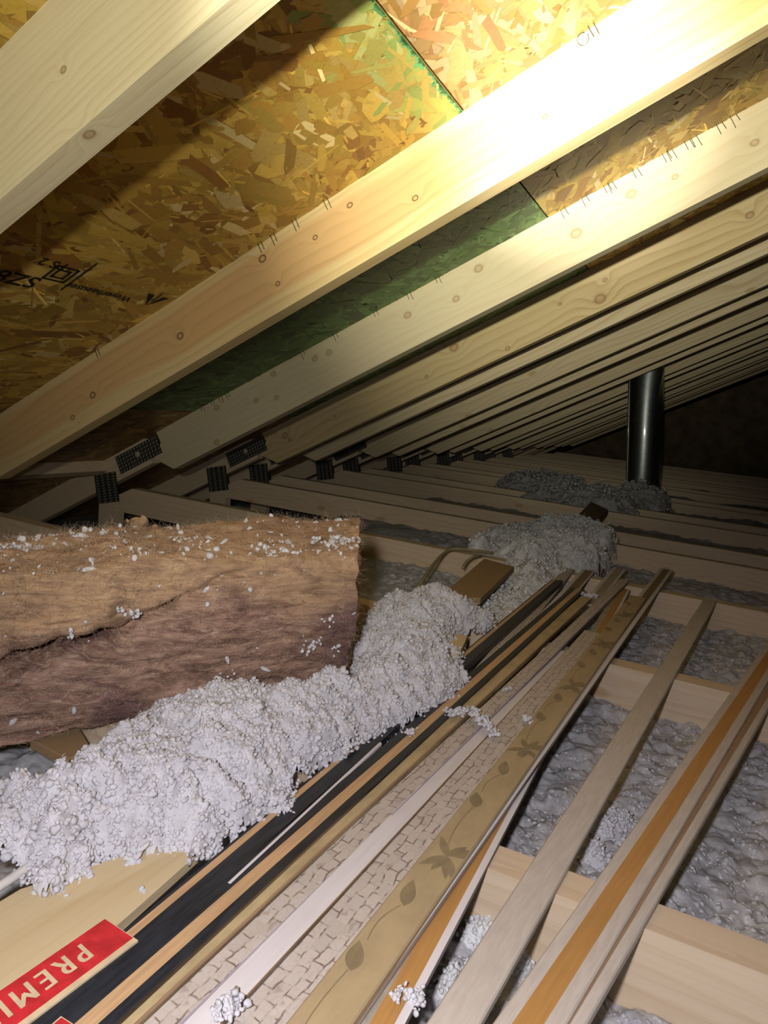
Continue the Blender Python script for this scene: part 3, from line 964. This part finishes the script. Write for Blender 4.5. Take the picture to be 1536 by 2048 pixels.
def strip(label, L0, L1, R0, R1, zt, thick, mat, bands=(), ext=0.42, z_far=None, width=None, group='leftover trim strips on the joists', edge=None, leaves=False, anchor='c', lift=0.0):
    """a long flat moulding.  L0/R0: near corners, L1/R1: far corners (pixels); zt height of its top over the joists.
    bands: (name, v0, v1, material, dz) lengthwise stripes as fractions of the width"""
    zn = ZJ + zt; zf = ZJ + (zt if z_far is None else z_far)
    l0, r0 = at(*L0, zn), at(*R0, zn); l1, r1 = at(*L1, zf), at(*R1, zf)
    if anchor == 'r':
        c0, c1 = r0, r1
    elif anchor == 'l':
        c0, c1 = l0, l1
    else:
        c0, c1 = (l0 + r0) / 2, (l1 + r1) / 2
    d = (c1 - c0); Ln = d.length; d.normalize()
    side = Vector((d.y, -d.x, 0)).normalized()          # to the right, seen from the near end
    w0 = abs((r0 - l0).dot(side)); w1 = abs((r1 - l1).dot(side))
    wd = width or (w0 + w1) / 2
    if anchor == 'r': c0 = c0 - side * wd / 2
    elif anchor == 'l': c0 = c0 + side * wd / 2
    start = c0 - d * ext
    L = Ln + ext
    az = math.atan2(d.y, d.x); pit = -math.asin(d.z)
    o = empty('batten_strip', start, (0, pit, az))
    tag(o, label, 'batten strip', group)
    h = wd / 2
    mb = MB()
    r = min(0.0012, thick * .3)
    prof = [(-h, -thick), (h, -thick), (h, -r), (h - r, 0), (-h + r, 0), (-h, -r)]
    nseg = 24
    rings = []
    for s in range(nseg + 1):
        i = len(mb.v)
        mb.v += [(L * s / nseg, y, z) for (y, z) in prof]
        rings.append(i)
    for s in range(nseg):
        for k in range(6):
            k2 = (k + 1) % 6
            mb.f.append((rings[s] + k, rings[s + 1] + k, rings[s + 1] + k2, rings[s] + k2)[::-1]); mb.m.append(0)
    mb.f.append(tuple(range(rings[0] + 5, rings[0] - 1, -1))[::-1]); mb.m.append(0)
    mb.f.append(tuple(range(rings[-1], rings[-1] + 6))[::-1]); mb.m.append(0)
    if leaves:
        def leaf(x, y, ln, wd_, a):
            pts = []
            for t in np.linspace(0, 1, 9): pts.append((t * ln, wd_ * math.sin(math.pi * t ** .8)))
            for t in np.linspace(1, 0, 9)[1:-1]: pts.append((t * ln, -wd_ * math.sin(math.pi * t ** .8)))
            c_, s_ = math.cos(a), math.sin(a)
            leaf.z += .000012
            P = [(x + c_ * p - s_ * q, min(h - .0014, max(-h + .0014, y + s_ * p + c_ * q)), leaf.z) for p, q in pts]
            mb.poly(P, 1)

        leaf.z = 0.0002

        def stem(x0, y0, x1, y1):
            pts = []
            n_ = 7
            for k in range(n_):
                t = k / (n_ - 1); bx = x0 + (x1 - x0) * t; by = y0 + (y1 - y0) * t + 0.004 * math.sin(math.pi * t)
                pts.append((bx, by))
            up = [(a_, min(h - .0014, max(-h + .0014, b_ + .0004)), .0003) for a_, b_ in pts]; dn = [(a_, min(h - .0014, max(-h + .0014, b_ - .0004)), .0003) for a_, b_ in pts]
            mb.poly(dn + up[::-1], 1)
        x = 0.38; k = 0
        while x < L - 0.05:
            # a sprig: several narrow leaves from one point, one trailing stem with a round leaf
            for a_ in (2.5, 2.9, 3.3, 3.8, 0.5, -0.4):
                leaf(x, -0.002, 0.024 + 0.010 * random.random(), 0.0040, a_ + random.uniform(-.2, .2))
            leaf(x + .004, -.003, 0.030, 0.0062, -1.0)
            stem(x, 0, x + 0.085, 0.006); leaf(x + 0.085, 0.004, 0.028, 0.0062, 0.3)
            leaf(x - 0.075, 0.002, 0.032, 0.0058, 0.2); stem(x - 0.12, 0.008, x - 0.075, 0.004)
            x += 0.235; k += 1
    link('body', mb.mesh('trim'), [mat, T_LEAF] if leaves else mat, o)
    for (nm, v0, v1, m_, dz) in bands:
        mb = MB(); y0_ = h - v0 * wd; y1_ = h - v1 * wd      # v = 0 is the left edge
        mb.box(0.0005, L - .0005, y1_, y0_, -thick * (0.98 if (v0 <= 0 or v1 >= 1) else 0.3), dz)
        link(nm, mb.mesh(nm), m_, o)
    return o


# right-hand singles
strip('single bare whitewood strip lying alone, slanting across the open joists', (853, 2048), (1409, 1194), (958, 2048), (1434, 1203), .007, .0065, T_WHITEWOOD)
strip('whitewood strip with wide orange groove, near the right edge of the joists', (1008, 2048), (1536, 1270), (1108, 2048), (1590, 1285), .011, .0105, T_WHITEWOOD,
      [('groove', .27, .70, T_ORANGE, .0002)])
strip('narrow whitewood strip with brown groove alongside the orange-grooved one', (1110, 2048), (1575, 1300), (1163, 2048), (1604, 1305), .008, .0075, T_WHITEWOOD,
      [('groove', .08, .55, T_GROOVE, .0002)])
# bottom layer
strip('whitewood strip with orange groove lying crosswise under the floral strip', (703, 2048), (1237, 1178), (802, 2048), (1257, 1176), .006, .0055, T_GREYPRINT,
      [('groove', .38, .82, T_ORANGE, .0002), ('edge_band', .82, 1.0, T_WHITEEDGE, .0004)], width=.031)
strip('brown strip with white edges tucked under the right side of the floral strip', (690, 2048), (1320, 1136), (711, 2048), (1346, 1141), .0135, .0055, T_BROWN,
      [('edge_band', 0, .24, T_WHITEEDGE, .0003), ('edge_band', .76, 1.0, T_WHITEEDGE, .0003)], width=.0325, anchor='r')
strip('brown strip with white left edge, far end beyond the black-edged strips', (1010, 1308), (1164, 1140), (1040, 1315), (1190, 1141), .006, .0055, T_BROWN,
      [('edge_band', 0, .26, T_WHITEEDGE, .0003), ('edge_band', .88, 1.0, T_WHITEEDGE, .0003)], ext=.05, width=.033)
strip('olive brick-printed strip between the two pairs of black edges', (938, 1358), (1126, 1137), (965, 1358), (1151, 1137), .006, .0055, T_GBRICK, ext=.05, width=.027)
strip('grey strip with white edges at the far end of the bundle', (1178, 1189), (1227, 1131), (1213, 1191), (1253, 1142), .006, .0055, T_GREYPRINT,
      [('edge_band', 0, .25, T_WHITEEDGE, .0003), ('edge_band', .8, 1.0, T_WHITEEDGE, .0003)], ext=.10, width=.034)
# middle and top layers
strip('tan strip with thick black edge, leftmost of the bundle against the pile', (32, 2048), (1104, 1162), (122, 2040), (1125, 1158), .016, .0125, T_BLACK,
      [('tan_face', .14, .38, T_TANW, .0003), ('black_lip', .70, .99, T_BLACK, .0016)], width=.0265)
strip('thin white sliver strip between the two black-edged strips', (470, 1748), (757, 1482), (478, 1752), (765, 1487), .0225, .004, T_WHITEEDGE, ext=0.01, width=.0036)
strip('tan strip with two black edges and rounded far tips', (122, 2048), (1146, 1176), (214, 2048), (1168, 1179), .021, .010, T_TANW,
      [('black_edge', 0, .34, T_BLACK, .0008), ('black_edge', .74, 1.0, T_BLACK, .0008)], width=.0285)
strip('brick-printed strip with shaded mauve edge between beige strip and white strip', (285, 2048), (1234, 1160), (352, 2048), (1266, 1157), .013, .0055, T_BRICK,
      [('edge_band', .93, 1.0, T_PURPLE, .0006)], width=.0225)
strip('beige marbled strip beside the tan and black strip', (228, 2048), (1160, 1195), (275, 2048), (1184, 1196), .017, .0065, T_BEIGE,
      [('edge_band', .92, 1.0, T_GROOVE, .0002)], width=.0235, anchor='r')
strip('wide brick-printed strip with white edge, left of the floral strip', (458, 2048), (1170, 1262), (580, 2048), (1205, 1266), .013, .0058, T_BRICK,
      [('edge_band', .9, 1.0, T_WHITEEDGE, .0008)], width=.0345)
strip('plain white strip with torn near end, between the two brick-printed strips', (352, 2048), (1112, 1300), (452, 2048), (1128, 1300), .016, .0055, T_WHITEEDGE,
      [('brown_side', .93, 1.0, T_BROWN, -.0002)], ext=0.2, z_far=.008, width=.0195)
strip('khaki floral strip printed with dark leaves, on top of the bundle', (580, 2048), (1266, 1188), (693, 2048), (1287, 1198), .019, .0058, T_FLORAL, leaves=True, width=.0335)

# ------------------------------------------------------------------ cables
def cable(label, pts, r, mat, loc=None):
    P = [Vector(p) for p in pts]
    out = []
    for i in range(len(P) - 1):
        p0, p1, p2, p3 = P[max(i - 1, 0)], P[i], P[i + 1], P[min(i + 2, len(P) - 1)]
        for t in np.linspace(0, 1, 8)[:-1]:
            out.append(0.5 * ((2 * p1) + (p2 - p0) * t + (2 * p0 - 5 * p1 + 4 * p2 - p3) * t * t + (3 * p1 - p0 - 3 * p2 + p3) * t ** 3))
    out.append(P[-1])
    mb = MB(); mb.tube(out, r, 8)
    return tag(link('electrical_cable', mb.mesh('cable', True), mat), label, 'cable')


M_CABLE = plain('cream_cable_jacket', (0.36, 0.30, 0.17), 0.5)
M_WCABLE = plain('white_cable_jacket', (0.62, 0.59, 0.55), 0.45)
cable('beige cable arching over the joist into the pale grey heap', [at(815, 1200, ZJ - .02), at(838, 1172, ZJ + .005), at(868, 1128, ZJ + .012), at(893, 1103, ZJ + .018), at(918, 1098, ZJ + .02), at(955, 1102, ZJ + .015), at(985, 1106, ZJ + .005)], .0042, M_CABLE)
cable('short cable loop coming up beside the tan board', [at(925, 1136, ZJ + .003), at(934, 1123, ZJ + .012), at(946, 1115, ZJ + .02), at(962, 1112, ZJ + .012)], .0035, M_CABLE)
cable('white cable poking out from the low end of the white pile, over the plank', [at(-60, 1812, ZJ + .012), at(0, 1772, ZJ + .016), at(60, 1732, ZJ + .018), at(100, 1704, ZJ + .014)], .0036, M_WCABLE)

# ------------------------------------------------------------------ brown fibre batt
A = Vector((-0.614, 0.463, ZJ + .000)); B = Vector((-0.382, 0.772, ZJ + .030))
BK = [(-0.75, Vector((-0.925, 0.235, 0))), (-0.5, Vector((-0.84, 0.36, 0))), (0.0, Vector((-0.716, 0.534, 0))), (0.45, Vector((-0.665, 0.715, 0))), (1.0, Vector((-0.492, 0.987, 0)))]


def lerp_back(u):
    for (u0, p0), (u1, p1) in zip(BK[:-1], BK[1:]):
        if u <= u1:
            t = max(0, (u - u0) / (u1 - u0)); return p0.lerp(p1, t)
    return BK[-1][1].copy()


def batt():
    NU, NH, NW = 230, 60, 56
    us = np.linspace(-0.75, 1.0, NU)
    ring_n = NH + NW + NH
    V = np.zeros((NU, ring_n, 3)); gold = np.zeros((NU, ring_n))
    for i, u in enumerate(us):
        f = A.lerp(B, u); bk = lerp_back(u)
        zb = f.z; zt = -0.200 + 0.017 * u
        ztf = zt - 0.004
        # front face (bottom to top), top face (front to back), back face (top to bottom)
        for j in range(NH):
            t = j / (NH - 1)
            bulge = 0.012 * math.sin(math.pi * t)
            V[i, j] = (f.x, f.y, zb + (ztf - zb) * t); gold[i, j] = float(smooth(np.array([t + .10 * math.sin(u * 9) * (1 if u > .3 else .6) - .16 * (u < .35) * (u - .35)]), .58, .86)[0])
            V[i, j, :2] += bulge * np.array([0.8, -0.6])
        for j in range(NW):
            t = (j + 1) / (NW + 1)
            V[i, NH + j] = (f.x + (bk.x - f.x) * t, f.y + (bk.y - f.y) * t, ztf + (zt - ztf) * t); gold[i, NH + j] = 1
        for j in range(NH):
            t = j / (NH - 1)
            V[i, NH + NW + j] = (bk.x, bk.y, zt + (zb - zt) * t); gold[i, NH + NW + j] = 1 - t
    P0 = V.reshape(-1, 3).copy()
    # smooth edges across the ring a little
    for _ in range(26):
        V[:, 1:-1] = V[:, 1:-1] * .5 + .25 * (V[:, :-2] + V[:, 2:])
    P = V.reshape(-1, 3)
    du = np.gradient(V, axis=0); dv = np.gradient(V, axis=1)
    Nn = np.cross(du, dv).reshape(-1, 3); Nn /= np.linalg.norm(Nn, axis=1)[:, None] + 1e-9
    cen = P.mean(0)
    if (Nn * (P - cen)).sum() < 0: Nn = -Nn
    dirv = np.array((B - A).normalized())
    q = np.stack([P @ dirv, P @ np.array([-dirv[1], dirv[0], 0]), P[:, 2]], -1)
    disp = 0.016 * fbm(q * np.array([9, 14, 22]), 4) + 0.008 * fbm(q * np.array([24, 60, 90]) + 4, 4) + 0.0022 * fbm(q * np.array([90, 160, 260]) + 2, 3)
    # torn slits on the front face
    uu = np.repeat(us, ring_n); tt = np.tile(np.concatenate([np.linspace(0, 1, NH), np.full(NW + NH, 9.0)]), NU)
    for (u0, t0, u1, t1, wd_, dp) in ((0.04, .48, .24, .56, .07, .055), (.22, .56, .42, .74, .028, .018), (.42, .75, .60, .92, .02, .010), (-.2, .42, .06, .50, .03, .012)):
        s = np.clip((uu - u0) / (u1 - u0), 0, 1)
        d = np.abs(tt - (t0 + (t1 - t0) * s) - .012 * np.sin(uu * 60))
        endf = np.exp(-(np.maximum(0, np.abs(uu - (u0 + u1) / 2) - (u1 - u0) / 2) / .03) ** 2)
        disp -= dp * np.exp(-(d / wd_) ** 2) * endf
        lip = tt - (t0 + (t1 - t0) * s) - wd_ * 2.2
        disp += .35 * dp * np.exp(-(lip / (wd_ * 1.4)) ** 2) * endf
    P = P + Nn * disp[:, None]
    idx = np.arange(NU * ring_n).reshape(NU, ring_n)
    F = np.stack([idx[:-1, :-1], idx[1:, :-1], idx[1:, 1:], idx[:-1, 1:]], -1).reshape(-1, 4)
    # right end cap: grid between front and back columns
    cap = []
    NC = 26
    e = P.reshape(NU, ring_n, 3)[-1]
    front = e[:NH]; back = e[NH + NW:][::-1]
    g = np.zeros((NC, NH, 3))
    for c in range(NC):
        t = c / (NC - 1)
        g[c] = front * (1 - t) + back * t
        g[c, -1] = e[NH - 1 + int(round(t * (NW + 1)))] if c < NC else g[c, -1]
    gp = g.reshape(-1, 3)
    m_ = np.ones(len(gp)); m_[:NH] = 0; m_[-NH:] = 0; m_[NH - 1::NH] = 0
    gp = gp + np.array([0.55, 0.8, 0])[None] * (0.010 * fbm(gp * np.array([20, 20, 45]), 4) * m_)[:, None]
    base = len(P)
    idc = base + np.arange(NC * NH).reshape(NC, NH)
    FC = np.stack([idc[:-1, :-1], idc[:-1, 1:], idc[1:, 1:], idc[1:, :-1]], -1).reshape(-1, 4)
    V_ = np.concatenate([P, gp]); F_ = np.concatenate([F[:, ::-1], FC[:, ::-1]])
    me = np_mesh('insulation_batt', V_, F_)
    at_ = me.attributes.new('gold', 'FLOAT', 'POINT')
    at_.data.foreach_set('value', np.concatenate([gold.ravel(), np.full(len(gp), .6)]).astype(np.float32))
    o = link('insulation_batt', me, M_BATT)
    tag(o, 'thick brown fibre insulation batt flecked with white fluff, resting beside the white pile', 'insulation batt')
    return o, P, Nn, uu, tt


batt_o, BP, BN, BU, BT = batt()


def hairs(P, Nn, n, ln, r, dirv, nd=0.35, curl=0.38, spread=0.55):
    """curly fibre wisps as thin three-sided tubes"""
    ci = RNG.integers(0, len(P), n)
    p = P[ci] + Nn[ci] * 0.0005
    d = dirv[None] * RNG.choice([-1, 1], n)[:, None] + RNG.normal(0, spread, (n, 3)) + Nn[ci] * nd
    d /= np.linalg.norm(d, axis=1)[:, None]
    L = RNG.uniform(.4, 1.3, n) * ln
    K = 6
    pts = [p]
    for k in range(K - 1):
        d = d + RNG.normal(0, curl, (n, 3)); d /= np.linalg.norm(d, axis=1)[:, None]
        pts.append(pts[-1] + d * (L / K)[:, None])
    pts = np.stack(pts, 1)                                   # n,K,3
    tan = np.gradient(pts, axis=1); tan /= np.linalg.norm(tan, axis=2)[:, :, None] + 1e-9
    a = np.cross(tan, np.array([.3, .2, .93])); a /= np.linalg.norm(a, axis=2)[:, :, None] + 1e-9
    b = np.cross(tan, a)
    rr = (r * np.array([1, 1, .9, .8, .6, .25]))[None, :, None]
    ring = [pts + (a * math.cos(t) + b * math.sin(t)) * rr for t in (0, 2.094, 4.189)]
    V = np.stack(ring, 2).reshape(-1, 3)                      # n,K,3,3
    f = []
    for k in range(K - 1):
        for s in range(3):
            s2 = (s + 1) % 3
            f.append((k * 3 + s, k * 3 + s2, (k + 1) * 3 + s2, (k + 1) * 3 + s))
    F = (np.array(f)[None] + (np.arange(n) * K * 3)[:, None, None]).reshape(-1, 4)
    return V, F


BD = np.array((B - A).normalized())
V, F = hairs(BP, BN, 24000, 0.020, 0.00016, BD, 0.25, curl=0.5)
hp_ = link('fibre_wisps', np_mesh('fibre_wisps', V, F), M_HAIR, batt_o)
tag(hp_, kind='stuff')
# torn tuft curling up at the back edge
tc = np.array([-0.672, 0.700, -0.200])
V, F = blobs(tc + RNG.normal(0, 1, (40, 3)) * np.array([.006, .008, .005]) + np.array([0, 0, .004]), RNG.uniform(.004, .008, 40), 2, (.5, 1), .4)
tf = np_mesh('torn_tuft', V, F)
ga = tf.attributes.new('gold', 'FLOAT', 'POINT'); ga.data.foreach_set('value', np.full(len(V), .9, dtype=np.float32))
link('torn_tuft', tf, M_BATT, batt_o)
# white flecks on the batt
sel = RNG.integers(0, len(BP), 5200)
front = BT[sel] <= 1.0
topm = (BT[sel] > 1) & (BN[sel][:, 2] > .5)
vis = (BU[sel] > -0.35) & (topm | (front & (RNG.random(len(sel)) < .07)))
sel = sel[vis]
clus = vnoise(BP[sel] * 22) + RNG.normal(0, .35, len(sel))
sel = sel[clus > 0.05][:900]
R_ = np.clip(RNG.gamma(2.0, .0010, len(sel)), .0007, .006)
V1 = blobs(BP[sel] + BN[sel] * .0008, R_, 1, (.3, 1.0), .4, 2.0)
# a few bigger tufts
big = [(0.16, .66), (0.28, .60 + .14), (.30, .72), (.33, .73), (.88, .35), (.86, .36), (.84, .34), (.60, .23), (.9, .55), (.95, .28)]
Cb, Rb = [], []
for (u, t) in big:
    k = np.argmin((BU - u) ** 2 + (BT - t) ** 2)
    for _ in range(7):
        Cb.append(BP[k] + BN[k] * .003 + RNG.normal(0, .004, 3)); Rb.append(RNG.uniform(.0015, .0034))
tops = np.where((BT > 1) & (BN[:, 2] > .6))[0]
for (u, tz) in ((-.05, .2), (0.0, .3), (.03, .2), (0.06, .25), (.93, .65), (.95, .7), (.9, .72), (.70, .8)):
    f_ = A.lerp(B, u); bk = lerp_back(u)
    tgt = np.array([f_.x + (bk.x - f_.x) * (1 - tz), f_.y + (bk.y - f_.y) * (1 - tz)])
    k = tops[np.argmin(((BP[tops][:, :2] - tgt) ** 2).sum(1))]
    for _ in range(16):
        Cb.append(BP[k] + np.array([0, 0, .002]) + RNG.normal(0, .010, 3) * np.array([1, 1, .2])); Rb.append(RNG.uniform(.002, .0045))
V2 = blobs(np.array(Cb), np.array(Rb), 2, (.5, 1), .4)
V, F = concat([V1, V2])
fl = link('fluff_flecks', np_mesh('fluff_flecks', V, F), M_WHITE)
tag(fl, 'flecks of white fluff scattered over the brown batt', 'insulation fluff', None, 'stuff')

# ------------------------------------------------------------------ white blown-wool pile in the foreground
pile_px = [(-60, 1630, 0), (30, 1625, .0), (75, 1640, .0), (105, 1610, .0), (140, 1555, .012), (180, 1480, .03), (250, 1408, .045), (340, 1372, .05), (480, 1342, .055), (600, 1338, .06), (690, 1322, .065), (702, 1290, .065), (706, 1225, .06),
           (745, 1190, .05), (800, 1180, .05), (870, 1168, .05), (955, 1190, .045), (988, 1232, .03), (980, 1262, .015), (925, 1280, .01), (922, 1325, .022), (945, 1362, .022), (915, 1385, .022),
           (872, 1420, .022), (835, 1432, .022), (795, 1450, .02), (700, 1505, .02), (592, 1565, .018), (588, 1625, .018), (540, 1640, .014), (480, 1672, .012), (450, 1702, .012), (400, 1735, .012), (365, 1712, .012),
           (300, 1712, .012), (262, 1745, .012), (240, 1712, .012), (195, 1715, .012), (170, 1752, .012), (120, 1792, .012), (62, 1795, .012), (40, 1762, .012), (10, 1740, .01), (-60, 1760, .01)]
PP = np.array([at(a, b, ZJ + c)[:2] for a, b, c in pile_px])


def poly_dist(X, Y, PP):
    """signed distance, positive inside"""
    n = len(PP); d2 = np.full(len(X), 1e9); ins = np.zeros(len(X), bool)
    for i in range(n):
        a, b = PP[i], PP[(i + 1) % n]
        e = b - a; t = np.clip(((X - a[0]) * e[0] + (Y - a[1]) * e[1]) / (e @ e), 0, 1)
        d2 = np.minimum(d2, (X - a[0] - e[0] * t) ** 2 + (Y - a[1] - e[1] * t) ** 2)
        c = (a[1] > Y) != (b[1] > Y)
        ins ^= c & (X < (b[0] - a[0]) * (Y - a[1]) / (b[1] - a[1] + 1e-12) + a[0])
    return np.sqrt(d2) * np.where(ins, 1, -1)


def pile_h(X, Y):
    P = np.stack([X, Y, X * 0], -1)
    wx = X + .006 * fbm(P * 60, 2); wy = Y + .006 * fbm(P * 60 + 7, 2)
    d = poly_dist(wx, wy, PP)
    base = ZJ + .010 - .02 * smooth(-X, .45, .55)
    h = base + (.058) * (1 - np.exp(-np.clip(d, 0, 1) / .038)) + np.where(d > 0, np.minimum(d / .006, 1) * .008, -0.02 + d)
    wp = P + 0.006 * np.stack([fbm(P * 50, 2), fbm(P * 50 + 7, 2), P[:, 2]], -1)
    h = h + np.where(d > 0, 1, 0) * (.014 * fbm(P * 16 + 2, 3) + .022 * np.abs(vnoise(wp * 34 + 3)) + .008 * np.abs(vnoise(wp * 85)) + .0022 * np.abs(vnoise(wp * 200)) - .013)
    return h, d


x0, y0 = PP.min(0) - .01; x1, y1 = PP.max(0) + .01
rs = .0026
nx, ny = int((x1 - x0) / rs), int((y1 - y0) / rs)
gx, gy = np.meshgrid(np.linspace(x0, x1, nx), np.linspace(y0, y1, ny), indexing='ij')
X, Y = gx.ravel(), gy.ravel(); Z, D = pile_h(X, Y)
idx = np.arange(nx * ny).reshape(nx, ny)
F = np.stack([idx[:-1, :-1], idx[1:, :-1], idx[1:, 1:], idx[:-1, 1:]], -1).reshape(-1, 4)
F = F[(D > 0.001)[F].all(1)]
V = np.stack([X, Y, Z], -1)
used = np.unique(F); rm = np.zeros(len(V), int); rm[used] = np.arange(len(used)); V, F = V[used], rm[F]
DD = D[used]
parts = [(V, np.concatenate([F[:, [0, 1, 2]], F[:, [0, 2, 3]]]))]
n = 26000
ci = RNG.integers(0, len(V), n)
C = V[ci] + RNG.normal(0, .0009, (n, 3)) - np.array([0, 0, .0004])
parts.append(blobs(C, np.clip(RNG.gamma(3.0, .00075, n), .0006, .004), 1, (.4, 1), .5, 1.5))
edge_i = np.where(DD < .012)[0]
n = 2200
ci = RNG.choice(edge_i, n)
C = V[ci] + RNG.normal(0, .0035, (n, 3)) * np.array([1, 1, .5])
parts.append(blobs(C, RNG.uniform(.0012, .0032, n), 1, (.4, 1), .45, 1.4))
V, F = concat(parts)
HP = parts[0][0]
HN = np.tile(np.array([0, 0, 1.0]), (len(HP), 1))
hv, hf = hairs(HP, HN, 14000, 0.0065, 0.00030, np.array([1.0, 0, 0]), 0.9, curl=0.9, spread=1.2)
V, F = concat([(V, F), (hv, np.concatenate([hf[:, [0, 1, 2]], hf[:, [0, 2, 3]]]))])
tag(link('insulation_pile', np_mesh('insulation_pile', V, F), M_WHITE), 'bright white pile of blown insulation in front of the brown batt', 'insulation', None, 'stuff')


# loose white tufts lying about
def tuft(label, pts, n, r, spread, mat=M_WHITE):
    C, R = [], []
    n = int(n * 2.2); r = r * .75
    for _ in range(n):
        k = random.random() * (len(pts) - 1); i = int(k); t = k - i
        p = at(*pts[i][:2], ZJ + pts[i][2]).lerp(at(*pts[i + 1][:2], ZJ + pts[i + 1][2]), t)
        C.append(np.array(p) + RNG.normal(0, spread, 3) * np.array([1, 1, .6])); R.append(r * random.uniform(.6, 1.4))
    V, F = blobs(np.array(C), np.array(R), 2, (.45, 1), .4, 1.2)
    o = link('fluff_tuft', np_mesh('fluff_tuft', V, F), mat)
    tag(o, label, 'fluff tuft', 'loose white tufts')
    return o


tuft('long white tuft trailing across the beige and brick-printed strips', [(895, 1425, .024), (940, 1420, .026), (970, 1440, .024), (992, 1468, .020)], 90, .0032, .0035)
tuft('small white tuft on the floral side of the wide brick-printed strip', [(1050, 1432, .022), (1060, 1446, .02)], 14, .0026, .002)
tuft('tiny white tuft on the narrow brick-printed strip, past the long tuft', [(1008, 1380, .017), (1022, 1374, .017)], 12, .0022, .002)
tuft('white tuft on the far end of the beige marbled strip', [(1165, 1188, .02), (1195, 1192, .02)], 16, .0042, .003)
tuft('white tuft on the tan face of the double black-edged strip', [(812, 1468, .025), (832, 1458, .025)], 14, .0026, .002)
tuft('white tuft on the torn near end of the plain white strip', [(440, 2030, .02), (468, 1990, .022)], 40, .0028, .003)
tuft('white tuft on the near end of the orange-grooved bottom strip', [(795, 1992, .012), (830, 1985, .008), (835, 2010, .006)], 40, .0024, .003)
for lab, px in (('white lump lying on the grey fill beside the orange-grooved strip', [(1205, 1655, 0.035), (1240, 1640, 0.028), (1190, 1705, 0.024)]),
                ('white lumps on the grey fill between single whitewood strip and the bundle', [(975, 1850, 0.03), (1015, 1905, 0.03), (955, 1960, 0.028), (905, 1950, 0.02)])):
    ms = []
    for (a, b, r_) in px:
        p = at(a, b, ZJ - .055)
        ms.append((p.x, p.y, r_, r_, 0.004))
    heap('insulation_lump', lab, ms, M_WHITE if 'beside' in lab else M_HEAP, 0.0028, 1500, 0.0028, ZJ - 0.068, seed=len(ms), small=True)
tuft('white tuft lying loose on the pale plank', [(285, 1779, .013), (288, 1782, .013)], 4, .0022, .0008)
